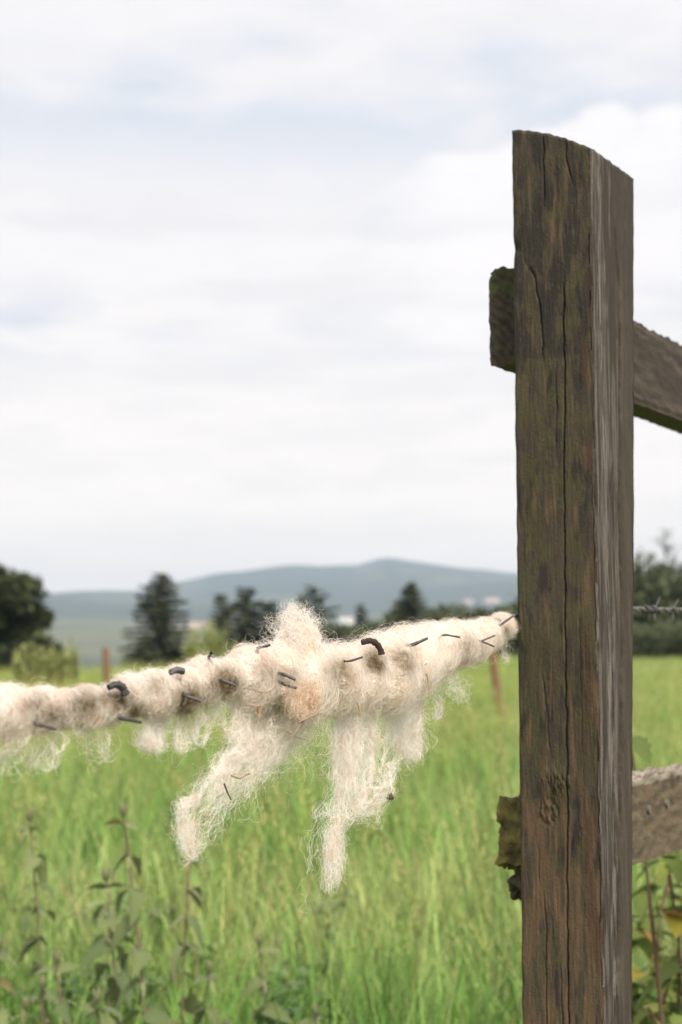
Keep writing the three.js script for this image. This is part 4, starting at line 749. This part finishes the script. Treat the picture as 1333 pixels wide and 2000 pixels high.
{
  const ord = ['first', 'second', 'third', 'fourth', 'fifth', 'sixth', 'seventh', 'eighth', 'ninth', 'tenth', 'eleventh'], G1 = 'hedge left of the post', G2 = 'hedge right of the post';
  [[560, 1232, 104, 2.4], [650, 1222, 106, 2.3], [690, 1226, 108, 2.2], [735, 1219, 104, 2.4], [775, 1212, 106, 2.6], [835, 1190, 112, 2.9], [872, 1196, 114, 2.5], [905, 1187, 112, 2.8], [945, 1194, 114, 2.6], [985, 1188, 112, 2.8], [1025, 1185, 112, 3]].forEach(([x, y, d, w], i) => { const [X, Z] = far(px(x), d); bush(X, Z, up(y, d), w, i, `${ord[i]} dark hedge bush counted from the wool peak towards the post`, G1); });
  [[1085, 1160, 110, 3.2], [1150, 1130, 106, 3.4], [1215, 1112, 102, 3.4], [1262, 1108, 100, 3.6], [1305, 1103, 98, 3.6], [1360, 1098, 98, 4]].forEach(([x, y, d, w], i) => { const [X, Z] = far(px(x), d); bush(X, Z, up(y, d), w, i + 2, i < 3 ? `${ord[i]} of the tall hedge bushes hidden behind the post` : `${ord[i - 3]} tall hedge bush seen right of the post`, G2); });
  [[1240, 1222, 88, 2.2], [1290, 1215, 90, 2.4], [1340, 1220, 88, 2.2]].forEach(([x, y, d, w], i) => { const [X, Z] = far(px(x), d); bush(X, Z, up(y, d), w, i, `${ord[i]} low bush at the foot of the tall hedge right of the post`, 'low bushes at the hedge foot'); });
  [[-60, 1262, 62, 2.4], [40, 1268, 62, 2.0], [318, 1275, 88, 2.6], [500, 1248, 96, 2.6], [436, 1256, 96, 2.4]].forEach(([x, y, d, w], i) => { const [X, Z] = far(px(x), d); bush(X, Z, up(y, d), w, i, ['low dark bush under the broadleaf tree at the picture edge', 'low dark bush under the right side of the broadleaf tree', 'low dark bush at the foot of the largest conifer', 'low dark bush at the foot of the broad conifer', 'low dark bush at the foot of the narrow conifer'][i], 'undergrowth below the trees'); });
}
// sparse tall tree behind the right hedge: bare twigs with few leaves
{
  const [x, z] = far(px(1300), 112), gy = ground(x, z), top = up(1032, 112) - gy, t = thing('sparse_tree', 'thin sparse tree top above the hedge right of the post', 'tree', [x, gy, z]), R = mulberry(17), gs = [limb([0, 0, 0], [0.2, top, 0], 0.14, 0.02)], s = new Soup();
  for (let k = 0; k < 34; k++) { const q = 0.5 + 0.48 * R(), a = R() * 6.283, l = (1.1 - q) * 4.2 * (0.6 + 0.6 * R()), y = top * q, e = [0.2 * q + Math.cos(a) * l, y + l * 0.6, Math.sin(a) * l]; gs.push(limb([0.2 * q, y, 0], e, 0.035, 0.012)); for (let j = 0; j < 7; j++) tri(s, R, lerp(0.2 * q, e[0], 0.4 + 0.6 * R()) + (R() - 0.5) * 0.3, lerp(y, e[1], 0.4 + 0.6 * R()) + (R() - 0.5) * 0.3, lerp(0, e[2], 0.6) + (R() - 0.5) * 0.3, 0.10, [0.10, 0.12, 0.06]); }
  part('trunk', mergeGeometries(gs), barkFar, t); part('crown', s.geo(), crownMat, t);
}
// pale green willowy shrubs
const shrubMat = leafy({ vertexColors: true, transmission: 0.45 });
function shrub(x, z, h, w, n, label) {
  const R = mulberry(Math.round(h * 1000 + x * 77)), gy = ground(x, z), t = thing('willow_shrub', label, 'shrub', [x, gy, z], 0, 'pale shrubs in the field'), s = new Soup(), gs = [];
  for (let k = 0; k < n; k++) {
    const a = R() * 6.283, d = Math.sqrt(R()) * w * 0.5, hh = h * (0.55 + 0.5 * R()) * (1 - 0.35 * d / w), b = [Math.cos(a) * d * 0.45, -0.05, Math.sin(a) * d * 0.45], e = [Math.cos(a) * d * 1.1, hh, Math.sin(a) * d * 1.1];
    gs.push(limb(b, e, 0.012, 0.004));
    for (let j = 0; j < 80; j++) { const q = 0.18 + 0.82 * R(), c = mix3([0.28, 0.33, 0.11], [0.50, 0.53, 0.21], R()); tri(s, R, lerp(b[0], e[0], q) + (R() - 0.5) * 0.10, lerp(b[1], e[1], q) + (R() - 0.5) * 0.05, lerp(b[2], e[2], q) + (R() - 0.5) * 0.10, 0.032, c, 1.6); }
  }
  part('stems', mergeGeometries(gs), barkFar, t); part('leaves', s.geo(), shrubMat, t);
}
{
  const S = (x, y, d, w, n, label) => { const [X, Z] = far(px(x), d); shrub(X, Z, up(y, d) - ground(X, Z), w, n, label); };
  S(55, 1244, 27, 0.55, 26, 'pale green shrub at far left in front of the broadleaf tree');
  S(105, 1248, 28, 0.5, 24, 'pale green shrub right of the broadleaf tree');
  S(140, 1245, 30, 0.35, 12, 'thin pale shoots left of the brown stake');
  S(378, 1220, 26, 0.5, 26, 'pale green shrub at the right foot of the largest conifer');
  S(415, 1190, 27, 0.55, 30, 'tallest pale green shrub, between the largest and the narrow conifer');
  S(455, 1245, 26, 0.42, 20, 'pale green shrub below the narrow conifer');
}

// ---------- houses across the valley ----------
const wallMats = [[0.78, 0.74, 0.70], [0.72, 0.58, 0.50], [0.80, 0.78, 0.76]].map((c) => std({ color: lin(...c) })), roofMat = std({ color: lin(0.16, 0.14, 0.14) }), paneMat = std({ color: lin(0.05, 0.06, 0.07), roughness: 0.2 });
function house(x, y, w, depth, hgt, wallMat, label) {
  const kx = px(x), e = (1265 - y) / 2790; let d = 700; while (d < 4000) { const [X, Z] = far(kx, d); if (ground(X, Z) - EYE + hgt * 0.5 >= e * Math.hypot(X, Z)) break; d += 5; }
  const [X, Z] = far(kx, d), gy = ground(X, Z), t = thing('house', label, 'house', [X, gy, Z], 0.2, 'houses across the valley');
  part('wall', new THREE.BoxGeometry(w, hgt + 6, depth).translate(0, hgt / 2 - 3, 0), wallMat, t);
  const sh = new THREE.Shape([new THREE.Vector2(-depth / 2 - 0.4, 0), new THREE.Vector2(depth / 2 + 0.4, 0), new THREE.Vector2(0, depth * 0.36)]);
  part('roof', new THREE.ExtrudeGeometry(sh, { depth: w + 0.6, bevelEnabled: false }).translate(0, 0, -w / 2 - 0.3).rotateY(Math.PI / 2).translate(0, hgt + 0.05, 0), roofMat, t);
  const pane = new THREE.BoxGeometry(1.2, 1.4, 0.1); for (let k = 0; k < Math.max(2, Math.floor(w / 3.2)); k++) part('window', pane, paneMat, t).position.set(-w / 2 + 1.7 + k * 3, hgt * 0.55, depth / 2 + 0.03);
}
house(388, 1222, 24, 9, 6, wallMats[1], 'long pale pinkish house across the valley behind the tallest shrub');
house(341, 1226, 12, 8, 6.5, wallMats[2], 'small white house showing through the largest conifer');
house(446, 1222, 13, 8, 6.5, wallMats[1], 'pinkish house showing between the narrow and the broad conifer');
house(524, 1224, 15, 9, 7, wallMats[2], 'white house behind the small rounded conifer');
house(677, 1212, 18, 9, 8, wallMats[2], 'white house between the open-branched and the thin dark conifer');
house(915, 1176, 20, 9, 6, wallMats[1], 'pinkish house above the hedge, farther from the post than its neighbour');
house(962, 1174, 30, 10, 8, wallMats[1], 'long pinkish house above the hedge beside the post');

renderer.render(scene, camera);
